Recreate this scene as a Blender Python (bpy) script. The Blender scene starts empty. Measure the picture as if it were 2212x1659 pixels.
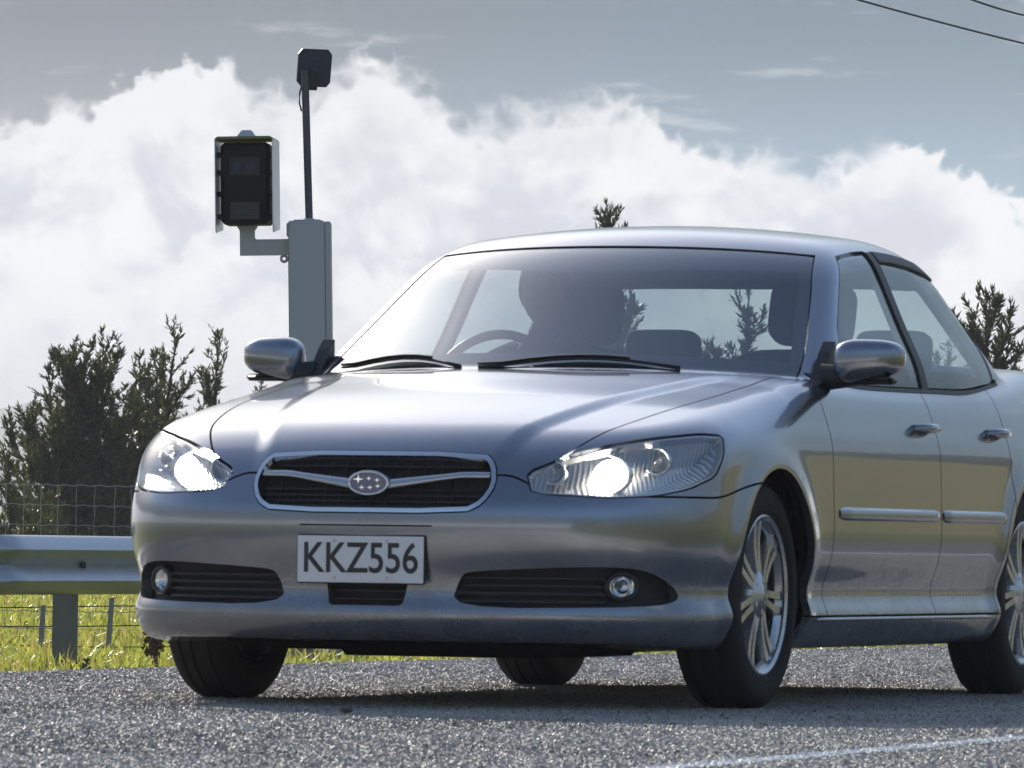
import bpy, math, random
import numpy as np
from mathutils import Vector, Matrix

scene = bpy.context.scene
C = scene.collection
rng = np.random.default_rng(7)
random.seed(7)

# ------------------------------------------------------------------ camera
FPX = 16051.5 / 2212.0                      # focal length over picture width
cam_d = bpy.data.cameras.new('camera')
cam_d.sensor_fit = 'HORIZONTAL'
cam_d.sensor_width = 36.0
cam_d.lens = 36.0 * FPX
cam_d.clip_start = 0.1
cam_d.clip_end = 20000.0
cam = bpy.data.objects.new('camera', cam_d)
C.objects.link(cam)
CAM_Z = 0.4536
PITCH, ROLL = 0.02127, 0.01367
cam.matrix_world = (Matrix.Translation((0, 0, CAM_Z)) @ Matrix.Rotation(math.pi / 2 + PITCH, 4, 'X')
                    @ Matrix.Rotation(ROLL, 4, 'Z'))
cam_d.dof.use_dof = True                    # focused on the speed camera beyond the car
cam_d.dof.focus_distance = 45.0
cam_d.dof.aperture_fstop = 40.0
scene.camera = cam

# ------------------------------------------------------------------ light
SUN_AZ = math.radians(-22.0)                # left of the view direction, behind the car
SUN_EL = math.radians(24.0)
sun_dir = Vector((math.sin(SUN_AZ) * math.cos(SUN_EL), math.cos(SUN_AZ) * math.cos(SUN_EL), math.sin(SUN_EL)))
sun_d = bpy.data.lights.new('sun', 'SUN')
sun_d.energy = 5.0
sun_d.angle = math.radians(0.53)
sun_d.color = (1.0, 0.94, 0.85)
sun = bpy.data.objects.new('sun', sun_d)
C.objects.link(sun)
sun.rotation_euler = sun_dir.to_track_quat('Z', 'Y').to_euler()
sun.location = (-20, 40, 40)

world = bpy.data.worlds.new('World')
scene.world = world
world.use_nodes = True
scene.view_settings.view_transform = 'Standard'
scene.view_settings.look = 'None'
scene.view_settings.exposure = 0.45
scene.view_settings.gamma = 1.0
scene.view_settings.use_curve_mapping = False
scene.cycles.max_bounces = 8
scene.cycles.diffuse_bounces = 3
scene.cycles.glossy_bounces = 4
scene.cycles.caustics_reflective = False
scene.cycles.caustics_refractive = False


class NT:
    """small helper for writing node trees"""
    def __init__(s, tree):
        s.t = tree
        s.t.nodes.clear()

    def n(s, kind, **kw):
        nd = s.t.nodes.new(kind)
        ins = kw.pop('ins', {})
        for k, v in kw.items():
            setattr(nd, k, v)
        for k, v in ins.items():
            sock = nd.inputs[k]
            if isinstance(v, bpy.types.NodeSocket):
                s.t.links.new(v, sock)
            else:
                sock.default_value = v
        return nd

    def m(s, op, a, b=None, c=None, clamp=False):
        ins = {0: a}
        if b is not None: ins[1] = b
        if c is not None: ins[2] = c
        return s.n('ShaderNodeMath', operation=op, use_clamp=clamp, ins=ins).outputs[0]

    def mix(s, f, a, b, blend='MIX'):
        nd = s.n('ShaderNodeMix', data_type='RGBA', blend_type=blend)
        for i, v in ((0, f), (6, a), (7, b)):
            if isinstance(v, bpy.types.NodeSocket): s.t.links.new(v, nd.inputs[i])
            else: nd.inputs[i].default_value = v if i == 0 else (tuple(v) + (1,))[:4]
        return nd.outputs[2]

    def ss(s, x, lo, hi, a=0.0, b=1.0):
        nd = s.n('ShaderNodeMapRange', interpolation_type='SMOOTHSTEP', clamp=True)
        for i, v in ((0, x), (1, lo), (2, hi), (3, a), (4, b)):
            if isinstance(v, bpy.types.NodeSocket): s.t.links.new(v, nd.inputs[i])
            else: nd.inputs[i].default_value = v
        return nd.outputs[0]

    def noise(s, vec, scale, detail=4, rough=0.5, lac=2.0, dim='3D', dist=0.0):
        return s.n('ShaderNodeTexNoise', noise_dimensions=dim,
                   ins={'Vector': vec, 'Scale': scale, 'Detail': detail, 'Roughness': rough, 'Lacunarity': lac, 'Distortion': dist}).outputs[0]

    def xyz(s, x, y, z):
        return s.n('ShaderNodeCombineXYZ', ins={0: x, 1: y, 2: z}).outputs[0]


def build_world():
    b = NT(world.node_tree)
    out = b.n('ShaderNodeOutputWorld')
    sky = b.n('ShaderNodeTexSky', sky_type='NISHITA', sun_disc=False, sun_elevation=SUN_EL, sun_rotation=SUN_AZ,
              altitude=50.0, air_density=1.0, dust_density=1.4, ozone_density=2.0)
    d = b.n('ShaderNodeTexCoord').outputs['Generated']
    sp = b.n('ShaderNodeSeparateXYZ', ins={0: d})
    X, Y, Z = sp.outputs
    el = b.m('MULTIPLY', b.m('ARCSINE', Z), 57.29578)
    az = b.m('MULTIPLY', b.m('ARCTAN2', X, Y), 57.29578)
    uv = b.xyz(az, el, 0.0)
    skyc = b.n('ShaderNodeVectorMath', operation='SCALE', ins={0: sky.outputs[0], 3: SKY_GAIN}).outputs[0]
    # a veil of thin high cloud lies over the low sky
    vc = b.mix(b.ss(el, 1.6, 4.3), (0.46, 0.50, 0.54), (0.150, 0.172, 0.190))
    vc = b.mix(b.ss(az, -4.5, 3.0), b.mix(1.0, vc, (1.02, 1.0, 0.98), 'MULTIPLY'), b.mix(1.0, vc, (0.76, 1.0, 1.13), 'MULTIPLY'))
    veil = b.ss(el, 4.0, 26.0, 1.0, 0.0)
    skyv = b.mix(veil, skyc, vc)
    # ---- crest of the cumulus bank, in degrees above the horizon, against bearing
    fc = b.n('ShaderNodeFloatCurve')
    pts = CLOUD_CREST
    cv = fc.mapping.curves[0]
    while len(cv.points) < len(pts):
        cv.points.new(0.5, 0.5)
    for p, (u, v) in zip(cv.points, pts):
        p.location = ((u + 8.0) / 16.0, v / 6.0)
    fc.mapping.update()
    b.t.links.new(b.m('DIVIDE', b.m('ADD', az, 8.0), 16.0, clamp=True), fc.inputs['Value'])
    crest = b.m('MULTIPLY', fc.outputs[0], 6.0)
    # beyond the bearings of the bank its height wanders by itself
    wander = b.m('MULTIPLY_ADD', b.noise(d, 3.0, 2), 5.0, 0.6)
    near = b.ss(b.m('ABSOLUTE', az), 5.0, 8.0, 1.0, 0.0)
    crest = b.n('ShaderNodeMix', data_type='FLOAT', ins={0: near, 2: wander, 3: crest}).outputs[0]
    n1 = b.noise(b.xyz(az, b.m('MULTIPLY', el, 1.15), 0.0), 2.4, 5, 0.5, dist=0.1)
    bil = b.m('ABSOLUTE', b.m('SUBTRACT', b.noise(b.xyz(az, el, 3.3), 4.2, 3, 0.45, dist=0.15), 0.5))
    edge = b.m('ADD', b.m('SUBTRACT', crest, el), b.m('MULTIPLY', b.m('SUBTRACT', n1, 0.5), 0.42))
    edge = b.m('ADD', edge, b.m('SUBTRACT', 0.06, b.m('MULTIPLY', bil, 0.9)))
    f1 = b.noise(b.xyz(b.m('MULTIPLY', az, 0.8), el, 2.0), 0.95, 5, 0.55, dist=0.4)
    soft = b.ss(f1, 0.4, 0.62, 0.12, 0.42)
    mask = b.ss(edge, 0.0, soft)
    # thin streaks above the crest
    st = b.noise(b.xyz(b.m('MULTIPLY', az, 0.55), b.m('MULTIPLY', el, 3.2), 4.0), 1.0, 5, 0.6)
    streak = b.m('MULTIPLY', b.m('MULTIPLY', b.ss(st, 0.56, 0.72), 0.42), b.ss(el, 5.0, 7.4, 1.0, 0.0))
    mask = b.m('MAXIMUM', mask, streak)
    # body of the bank: sunlit upper folds, lilac-grey shaded folds, pale base
    f2 = b.noise(b.xyz(az, el, 7.0), 2.5, 5, 0.55, dist=0.5)
    fold = b.m('ADD', b.m('MULTIPLY', f1, 0.68), b.m('MULTIPLY', f2, 0.32))
    shade = b.ss(fold, 0.42, 0.56)
    depth = b.ss(edge, 0.05, 0.75)
    low = b.ss(el, 0.7, 2.4, 0.0, 1.0)
    g = b.m('MULTIPLY', b.m('MULTIPLY', shade, depth), low)
    ccol = b.mix(g, (0.86, 0.86, 0.865), (0.55, 0.57, 0.625))
    ccol = b.mix(b.m('MULTIPLY', b.ss(el, 2.0, 3.6), 0.45), ccol, (0.60, 0.60, 0.605))
    ccol = b.mix(b.ss(el, 0.0, 1.0, 0.35, 0.0), ccol, (0.86, 0.865, 0.875))
    lowc = b.mix(mask, skyv, ccol)
    # below the horizon the ground covers everything; keep it dull
    lowc = b.mix(b.ss(el, -1.5, -0.1), (0.12, 0.13, 0.10), lowc)
    # ---- a few scattered cumulus over the rest of the sky
    dz = b.m('ADD', b.m('MAXIMUM', Z, 0.0), 0.12)
    sc = b.noise(b.xyz(b.m('DIVIDE', X, dz), b.m('DIVIDE', Y, dz), 0.0), 1.1, 5, 0.55)
    scat = b.m('MULTIPLY', b.ss(sc, 0.62, 0.74), b.ss(el, 8.5, 14.0))
    scat_col = b.mix(b.ss(sc, 0.64, 0.80), (0.80, 0.81, 0.83), (0.52, 0.54, 0.58))
    highc = b.mix(scat, skyv, scat_col)
    lo_bg = b.n('ShaderNodeBackground', ins={'Color': lowc, 'Strength': 1.0})
    hi_bg = b.n('ShaderNodeBackground', ins={'Color': highc, 'Strength': 1.0})
    mx = b.n('ShaderNodeMixShader', ins={0: b.ss(el, 7.4, 8.2), 1: lo_bg.outputs[0], 2: hi_bg.outputs[0]})
    b.t.links.new(mx.outputs[0], out.inputs[0])
    world.cycles.sampling_method = 'MANUAL'
    world.cycles.sample_map_resolution = 512


SKY_GAIN = 0.125
CLOUD_CREST = []
for (x, y) in [(-1100, 330), (-700, 250), (-350, 300), (-150, 260), (0, 240), (60, 215), (130, 188), (180, 205), (260, 165), (340, 138), (400, 116), (435, 140), (480, 128), (530, 150), (580, 142),
               (630, 168), (720, 112), (800, 95), (850, 110), (890, 146), (950, 190), (1000, 238), (1060, 205), (1150, 203),
               (1240, 188), (1345, 180), (1430, 250), (1500, 288), (1650, 292), (1740, 330), (1850, 300), (1960, 278),
               (2010, 312), (2130, 390), (2212, 430), (2500, 380), (2800, 470), (3100, 400)]:
    CLOUD_CREST.append(((x - 1106) / 280.15, (1171 + 0.0137 * (x - 1106) - y) / 280.15))
build_world()


# ------------------------------------------------------------------ objects
def tag(o, label=None, cat=None, group=None, kind=None):
    if label: o['label'] = label
    if cat: o['category'] = cat
    if group: o['group'] = group
    if kind: o['kind'] = kind
    return o


def empty(name, loc=(0, 0, 0), rz=0.0, parent=None):
    o = bpy.data.objects.new(name, None)
    o.empty_display_size = 0.2
    C.objects.link(o)
    o.location = loc
    o.rotation_euler = (0, 0, rz)
    if parent: o.parent = parent
    return o


def link(name, me, parent=None, loc=None):
    o = bpy.data.objects.new(name, me)
    C.objects.link(o)
    if parent: o.parent = parent
    if loc is not None: o.location = loc
    return o


def mesh(name, V, F, mat, parent=None, smooth=False, normals=None, angle=None):
    me = bpy.data.meshes.new(name)
    if isinstance(F, np.ndarray): F = F.tolist()
    V = np.asarray(V, float)
    me.from_pydata(V.tolist(), [], F)
    if mat is not None: me.materials.append(mat)
    if smooth or normals is not None:
        me.polygons.foreach_set('use_smooth', [True] * len(me.polygons))
    me.update()
    if normals is not None:
        me.normals_split_custom_set_from_vertices(np.asarray(normals).tolist())
    elif angle is not None:
        me.set_sharp_from_angle(angle=math.radians(angle))
    return link(name, me, parent)


class MB:
    """collects simple solids and writes them as one mesh"""
    def __init__(s):
        s.v, s.f = [], []

    def add(s, V, F):
        k = len(s.v)
        s.v += [tuple(p) for p in V]
        s.f += [tuple(i + k for i in f) for f in F]
        return s

    def box(s, lo, hi, ch=0.0):
        (x0, y0, z0), (x1, y1, z1) = lo, hi
        if ch <= 0:
            V = [(x0, y0, z0), (x1, y0, z0), (x1, y1, z0), (x0, y1, z0), (x0, y0, z1), (x1, y0, z1), (x1, y1, z1), (x0, y1, z1)]
            F = [(3, 2, 1, 0), (4, 5, 6, 7), (0, 1, 5, 4), (1, 2, 6, 5), (2, 3, 7, 6), (3, 0, 4, 7)]
            return s.add(V, F)
        import itertools
        lo = np.array(lo, float); hi = np.array(hi, float); mid = (lo + hi) / 2; hs = (hi - lo) / 2
        ch = min(ch, hs.min() * 0.95)
        V, idx = [], {}
        for sg in itertools.product((-1, 1), repeat=3):
            for a in range(3):
                p = mid + np.array(sg) * (hs - ch)
                p[a] = mid[a] + sg[a] * hs[a]
                idx[sg + (a,)] = len(V); V.append(tuple(p))
        F = []
        for a in range(3):
            b_, c_ = (a + 1) % 3, (a + 2) % 3
            for sa in (-1, 1):
                q = []
                for sb, sc in ((-1, -1), (1, -1), (1, 1), (-1, 1)):
                    sg = [0, 0, 0]; sg[a] = sa; sg[b_] = sb; sg[c_] = sc
                    q.append(idx[tuple(sg) + (a,)])
                F.append(tuple(q if sa > 0 else q[::-1]))
            for sb in (-1, 1):
                for sc in (-1, 1):
                    q = []
                    for sa, ax in ((-1, b_), (1, b_), (1, c_), (-1, c_)):
                        sg = [0, 0, 0]; sg[a] = sa; sg[b_] = sb; sg[c_] = sc
                        q.append(idx[tuple(sg) + (ax,)])
                    F.append(tuple(q if sb * sc > 0 else q[::-1]))
        for sg in itertools.product((-1, 1), repeat=3):
            q = [idx[sg + (a,)] for a in range(3)]
            F.append(tuple(q if sg[0] * sg[1] * sg[2] > 0 else q[::-1]))
        return s.add(V, F)

    def tube(s, P, r, n=8, cap=True):
        P = [Vector(p) for p in P]
        R = r if hasattr(r, '__len__') else [r] * len(P)
        V, F = [], []
        up = Vector((0, 0, 1))
        for i, p in enumerate(P):
            t = (P[min(i + 1, len(P) - 1)] - P[max(i - 1, 0)]).normalized()
            a = t.cross(up)
            if a.length < 0.05: a = t.cross(Vector((0, 1, 0)))
            a.normalize(); b_ = a.cross(t).normalized()
            for k in range(n):
                th = 2 * math.pi * k / n
                V.append(p + (a * math.cos(th) + b_ * math.sin(th)) * R[i])
        for i in range(len(P) - 1):
            for k in range(n):
                F.append((i * n + k, i * n + (k + 1) % n, (i + 1) * n + (k + 1) % n, (i + 1) * n + k))
        if cap:
            F.append(tuple(range(n))[::-1]); F.append(tuple((len(P) - 1) * n + k for k in range(n)))
        return s.add(V, F)

    def prism(s, poly, fn, d0, d1):
        """poly: list of 2-D points (counter-clockwise seen from +d); fn(a, b, d) -> 3-D"""
        n = len(poly)
        V = [fn(a, b_, d0) for a, b_ in poly] + [fn(a, b_, d1) for a, b_ in poly]
        F = [tuple(range(n))[::-1], tuple(range(n, 2 * n))]
        for i in range(n):
            j = (i + 1) % n
            F.append((i, j, n + j, n + i))
        return s.add(V, F)

    def lathe(s, prof, fn, n=32):
        """prof: (radius, along) list; fn(c, s, along) -> 3-D"""
        V, F = [], []
        m = len(prof)
        for k in range(n):
            th = 2 * math.pi * k / n
            for r, a in prof:
                V.append(fn(r * math.cos(th), r * math.sin(th), a))
        for k in range(n):
            for i in range(m - 1):
                F.append((k * m + i, ((k + 1) % n) * m + i, ((k + 1) % n) * m + i + 1, k * m + i + 1))
        return s.add(V, F)

    def build(s, name, mat, parent=None, smooth=False, angle=None):
        o = mesh(name, s.v, s.f, mat, parent, smooth=smooth or angle is not None, angle=angle)
        return o


# ------------------------------------------------------------------ materials
M = {}


def new_mat(name):
    m = bpy.data.materials.new(name)
    m.use_nodes = True
    M[name] = m
    b = NT(m.node_tree)
    out = b.n('ShaderNodeOutputMaterial')
    return m, b, out


def pbr(name, col, rough=0.5, metal=0.0, coat=0.0, bump=None, var=0.0, vscale=20.0, spec=0.5, coat_rough=0.03):
    m, b, out = new_mat(name)
    p = b.n('ShaderNodeBsdfPrincipled')
    p.inputs['Roughness'].default_value = rough
    p.inputs['Metallic'].default_value = metal
    p.inputs['Coat Weight'].default_value = coat
    p.inputs['Coat Roughness'].default_value = coat_rough
    p.inputs['Specular IOR Level'].default_value = spec
    co = b.n('ShaderNodeTexCoord').outputs['Object']
    if var > 0:
        nz = b.noise(co, vscale, 5, 0.6)
        c = b.mix(nz, tuple(x * (1 - var) for x in col), tuple(min(1, x * (1 + var)) for x in col))
        b.t.links.new(c, p.inputs['Base Color'])
        b.t.links.new(b.m('MULTIPLY_ADD', nz, 0.2, rough - 0.1), p.inputs['Roughness'])
    else:
        p.inputs['Base Color'].default_value = tuple(col) + (1,)
    if bump:
        nz = b.noise(co, bump[0], 4, 0.6)
        bp = b.n('ShaderNodeBump', ins={'Strength': bump[1], 'Distance': bump[2], 'Height': nz})
        b.t.links.new(bp.outputs[0], p.inputs['Normal'])
    b.t.links.new(p.outputs[0], out.inputs[0])
    return m


def glass_mat(name, tint, refl=1.0, ior=1.5):
    m, b, out = new_mat(name)
    tr = b.n('ShaderNodeBsdfTransparent', ins={'Color': tuple(tint) + (1,)})
    gl = b.n('ShaderNodeBsdfGlossy', ins={'Roughness': 0.015})
    gl.inputs['Color'].default_value = (0.9, 0.93, 0.96, 1)
    ge = b.n('ShaderNodeNewGeometry')
    c = b.m('ABSOLUTE', b.n('ShaderNodeVectorMath', operation='DOT_PRODUCT', ins={0: ge.outputs['Normal'], 1: ge.outputs['Incoming']}).outputs['Value'])
    fr = b.m('MULTIPLY_ADD', b.m('POWER', b.m('SUBTRACT', 1.0, c, clamp=True), 5.0), .93, .07)
    fr = b.m('MULTIPLY', fr, refl, clamp=True)
    mx = b.n('ShaderNodeMixShader', ins={0: fr, 1: tr.outputs[0], 2: gl.outputs[0]})
    b.t.links.new(mx.outputs[0], out.inputs[0])
    return m


def emit_mat(name, col, strength):
    m, b, out = new_mat(name)
    e = b.n('ShaderNodeEmission', ins={'Color': tuple(col) + (1,), 'Strength': strength})
    b.t.links.new(e.outputs[0], out.inputs[0])
    return m


def paint_mat():
    m, b, out = new_mat('silver_paint')
    p = b.n('ShaderNodeBsdfPrincipled')
    co = b.n('ShaderNodeTexCoord').outputs['Object']
    fl = b.n('ShaderNodeTexVoronoi', ins={'Vector': co, 'Scale': 900.0}).outputs['Color']
    dust = b.noise(co, 3.0, 6, 0.65)
    c = b.mix(b.ss(dust, 0.45, 0.75), (0.265, 0.288, 0.335), (0.26, 0.278, 0.31))
    sz = b.n('ShaderNodeSeparateXYZ', ins={0: co}).outputs[2]
    film = b.m('MULTIPLY', b.ss(sz, 0.16, 0.60, 0.5, 0.0), b.ss(b.noise(co, 7.0, 6, 0.7), 0.3, 0.75))   # road film low on the panels
    c = b.mix(film, c, (0.19, 0.175, 0.15))
    b.t.links.new(c, p.inputs['Base Color'])
    b.t.links.new(b.m('MULTIPLY_ADD', film, -0.8, 0.88), p.inputs['Metallic'])
    b.t.links.new(b.m('MULTIPLY_ADD', dust, 0.06, b.m('MULTIPLY_ADD', film, 0.35, 0.19)), p.inputs['Roughness'])
    p.inputs['Coat Weight'].default_value = 1.0
    b.t.links.new(b.m('MULTIPLY_ADD', b.ss(dust, 0.4, 0.8), 0.06, 0.03), p.inputs['Coat Roughness'])
    nm = b.n('ShaderNodeNormalMap')
    wav = b.noise(co, 2.2, 2, 0.5)
    bp = b.n('ShaderNodeBump', ins={'Strength': 0.08, 'Distance': 0.02, 'Height': wav})
    b.t.links.new(bp.outputs[0], p.inputs['Normal'])
    b.t.links.new(bp.outputs[0], p.inputs['Coat Normal'])
    b.t.nodes.remove(nm)
    b.t.links.new(p.outputs[0], out.inputs[0])
    return m


def lamp_refl():
    """fluted bright reflector"""
    m, b, out = new_mat('lamp_reflector')
    sp = b.n('ShaderNodeSeparateXYZ', ins={0: b.n('ShaderNodeTexCoord').outputs['Object']})
    w = b.m('SINE', b.m('MULTIPLY', b.m('SUBTRACT', b.m('ABSOLUTE', sp.outputs[1]), sp.outputs[0]), 300.0))
    bp = b.n('ShaderNodeBump', ins={'Strength': .3, 'Distance': .003, 'Height': w})
    p = b.n('ShaderNodeBsdfPrincipled', ins={'Base Color': (.70, .71, .73, 1), 'Metallic': .5, 'Roughness': .22, 'Normal': bp.outputs[0]})
    b.t.links.new(p.outputs[0], out.inputs[0])


paint_mat()
pbr('black_plastic', (0.018, 0.018, 0.02), 0.45)
pbr('black_inner', (0.008, 0.008, 0.009), 0.9, spec=0.1)
pbr('cabin_trim', (0.045, 0.045, 0.05), 0.8, spec=0.2)
pbr('headliner_cloth', (0.12, 0.12, 0.125), 0.95, spec=0.1)
pbr('seat_cloth', (0.05, 0.05, 0.056), 0.9, bump=(300, 0.3, 0.002), spec=0.2)
pbr('chrome', (0.75, 0.76, 0.78), 0.08, 1.0)
pbr('satin_silver', (0.55, 0.56, 0.58), 0.25, 0.9)
pbr('rubber', (0.017, 0.017, 0.018), 0.75, var=0.25, vscale=40, spec=0.3)
pbr('alloy', (0.55, 0.56, 0.58), 0.28, 0.85, coat=0.6, var=0.08, vscale=15)
pbr('disc_steel', (0.30, 0.29, 0.28), 0.35, 0.9)
pbr('amber_lens', (0.75, 0.28, 0.03), 0.15)
pbr('red_lens', (0.45, 0.01, 0.01), 0.12)
pbr('plate_white', (0.80, 0.81, 0.82), 0.35)
pbr('plate_black', (0.03, 0.031, 0.034), 0.5)
pbr('emblem_blue', (0.01, 0.03, 0.16), 0.15, coat=1.0)
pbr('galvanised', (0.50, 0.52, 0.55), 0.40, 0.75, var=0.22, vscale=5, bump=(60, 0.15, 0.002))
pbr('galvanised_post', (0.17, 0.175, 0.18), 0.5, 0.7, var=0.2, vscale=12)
pbr('rust_bolt', (0.10, 0.075, 0.06), 0.7, 0.4)
pbr('powder_grey', (0.47, 0.49, 0.52), 0.45, var=0.05, vscale=6)
pbr('shield_silver', (0.62, 0.64, 0.66), 0.35, 0.6)
pbr('camera_black', (0.006, 0.007, 0.009), 0.55, spec=0.2)
lamp_refl()
pbr('dark_slate', (0.028, 0.036, 0.07), 0.5)
pbr('pole_dark', (0.09, 0.095, 0.11), 0.45, 0.4)
pbr('olive_liner', (0.20, 0.19, 0.07), 0.6)
pbr('louvre_grey', (0.10, 0.10, 0.10), 0.5)
pbr('concrete', (0.40, 0.39, 0.37), 0.9, var=0.25, vscale=7, bump=(40, 0.4, 0.01))
pbr('old_timber', (0.085, 0.065, 0.05), 0.9, var=0.4, vscale=14, bump=(30, 0.6, 0.01))
pbr('grey_stake', (0.26, 0.26, 0.27), 0.75, var=0.25, vscale=20)
pbr('fence_wire', (0.42, 0.42, 0.42), 0.4, 0.7)
pbr('cable_black', (0.02, 0.022, 0.025), 0.6)
pbr('skin', (0.42, 0.26, 0.19), 0.55)
pbr('dark_shirt', (0.03, 0.034, 0.05), 0.9)
pbr('hair', (0.025, 0.018, 0.013), 0.6)
pbr('dead_weed', (0.13, 0.065, 0.035), 0.9)
glass_mat('screen_glass', (0.68, 0.76, 0.77), 2.0)
glass_mat('side_glass', (0.70, 0.78, 0.77), 1.3)
glass_mat('lamp_glass', (0.95, 0.96, 0.97), 1.1)
emit_mat('lit_lamp', (1.0, 0.90, 0.72), 60.0)
# ================================================================== ground, road, hills
RD = math.radians(20.5)                       # bearing of the road to the right of the view
rdir = np.array([math.sin(RD), math.cos(RD)])
rnor = np.array([-math.cos(RD), math.sin(RD)])    # across the road, away from the camera
R0 = np.array([-1.2, 24.9])                   # a point on the crown


def road_pt(s, t):                            # s along, t across from the crown (+ far side)
    p = R0 + rdir * s + rnor * t
    return p[0], p[1]


def to_road(x, y):
    d0, d1 = x - R0[0], y - R0[1]
    return d0 * rdir[0] + d1 * rdir[1], d0 * rnor[0] + d1 * rnor[1]


def road_z(t):
    return np.interp(t, [-60, -9, -7.2, -6.4, -.5, 0, .5, 3.2, 4.6, 6, 60], [-.35, -.30, -.10, 0, 0, -.006, -.03, -.20, -.285, -.30, -.30])


def hill_z(x, y):
    return 0.0


def grass_mat():
    m, b, out = new_mat('turf')
    p = b.n('ShaderNodeBsdfPrincipled')
    pos = b.n('ShaderNodeNewGeometry').outputs['Position']
    a = b.noise(pos, .6, 5, .6); c = b.noise(pos, 9.0, 5, .65)
    col = b.mix(b.ss(a, .35, .65), (.085, .125, .022), (.15, .17, .035))
    col = b.mix(b.ss(c, .4, .7), col, (.17, .155, .055))
    b.t.links.new(col, p.inputs['Base Color'])
    p.inputs['Roughness'].default_value = .9
    p.inputs['Specular IOR Level'].default_value = .15
    bp = b.n('ShaderNodeBump', ins={'Strength': .8, 'Distance': .15, 'Height': c})
    b.t.links.new(bp.outputs[0], p.inputs['Normal'])
    b.t.links.new(p.outputs[0], out.inputs[0])


def blade_mat(name, c0, c1, trans=.45):
    m, b, out = new_mat(name)
    r = b.n('ShaderNodeNewGeometry').outputs['Random Per Island']
    col = b.mix(r, c0, c1)
    d = b.n('ShaderNodeBsdfPrincipled', ins={'Base Color': col, 'Roughness': .38, 'Specular IOR Level': .45})
    t = b.n('ShaderNodeBsdfTranslucent', ins={'Color': b.mix(.0, b.mix(1.0, col, (1.35, 1.3, .8), 'MULTIPLY'), (0, 0, 0))})
    mx = b.n('ShaderNodeMixShader', ins={0: trans, 1: d.outputs[0], 2: t.outputs[0]})
    b.t.links.new(mx.outputs[0], out.inputs[0])


def line_field(b):
    """0..1 where the worn edge-line paint lies, from world position"""
    pos = b.n('ShaderNodeNewGeometry').outputs['Position']
    sp = b.n('ShaderNodeSeparateXYZ', ins={0: pos})
    # distance across from the line that passes LP with bearing LB
    dx = b.m('SUBTRACT', sp.outputs[0], LP[0]); dy = b.m('SUBTRACT', sp.outputs[1], LP[1])
    t = b.m('ADD', b.m('MULTIPLY', dx, -math.cos(LB)), b.m('MULTIPLY', dy, math.sin(LB)))
    wob = b.m('MULTIPLY', b.m('SUBTRACT', b.noise(pos, 14.0, 3), .5), .035)
    band = b.ss(b.m('ABSOLUTE', b.m('ADD', t, wob)), .040, .054, 1.0, 0.0)
    wear = b.ss(b.noise(pos, 55.0, 4, .65), .30, .42)
    return b.m('MULTIPLY', band, wear), pos


LP, LB = (.351, 15.07), math.radians(18.2)


def road_mats():
    m, b, out = new_mat('bitumen')
    ln, pos = line_field(b)
    n1 = b.noise(pos, 1.2, 5, .6); n2 = b.n('ShaderNodeTexVoronoi', ins={'Vector': pos, 'Scale': 85.0})
    c = b.mix(n1, (.06, .06, .063), (.10, .10, .102))
    c = b.mix(b.ss(n2.outputs['Distance'], .15, .5, .65, 0.0), c, (.16, .16, .165))
    c = b.mix(ln, c, (.62, .63, .64))
    p = b.n('ShaderNodeBsdfPrincipled', ins={'Base Color': c, 'Roughness': .65})
    bp = b.n('ShaderNodeBump', invert=True, ins={'Strength': 1.0, 'Distance': .012, 'Height': n2.outputs['Distance']})
    b.t.links.new(bp.outputs[0], p.inputs['Normal'])
    b.t.links.new(p.outputs[0], out.inputs[0])
    m, b, out = new_mat('seal_chip')
    ln, pos = line_field(b)
    r = b.n('ShaderNodeNewGeometry').outputs['Random Per Island']
    rp = b.n('ShaderNodeValToRGB', ins={0: r})
    e = rp.color_ramp.elements
    e[0].position = 0; e[0].color = (.29, .28, .27, 1)
    e[1].position = 1; e[1].color = (.54, .52, .50, 1)
    for q, c in ((.35, (.35, .335, .32)), (.75, (.44, .425, .405)), (.93, (.49, .475, .45))):
        k = e.new(q); k.color = c + (1,)
    patch = b.ss(b.noise(pos, .9, 4, .6), .3, .7, .80, 1.14)
    spp = b.n('ShaderNodeSeparateXYZ', ins={0: pos})
    across = b.m('ADD', b.m('MULTIPLY', b.m('SUBTRACT', spp.outputs[0], R0[0]), rnor[0]), b.m('MULTIPLY', b.m('SUBTRACT', spp.outputs[1], R0[1]), rnor[1]))
    for tc in (-1.85, -3.35):
        trk = b.ss(b.m('ABSOLUTE', b.m('SUBTRACT', across, tc)), .12, .40, .80, 1.0)
        patch = b.m('MULTIPLY', patch, trk)
    sc = b.n('ShaderNodeVectorMath', operation='SCALE', ins={0: b.mix(1.0, rp.outputs[0], (1.0, .975, .93), 'MULTIPLY'), 3: patch}).outputs[0]
    c = b.mix(b.m('MULTIPLY', ln, .95), sc, (.80, .81, .82))
    p = b.n('ShaderNodeBsdfPrincipled', ins={'Base Color': c, 'Roughness': b.m('MULTIPLY_ADD', r, -.08, .66), 'Specular IOR Level': .5})
    nz = b.noise(b.n('ShaderNodeTexCoord').outputs['Object'], 500.0, 3, .6)
    bp = b.n('ShaderNodeBump', ins={'Strength': .35, 'Distance': .002, 'Height': nz})
    b.t.links.new(bp.outputs[0], p.inputs['Normal'])
    b.t.links.new(p.outputs[0], out.inputs[0])


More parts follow.
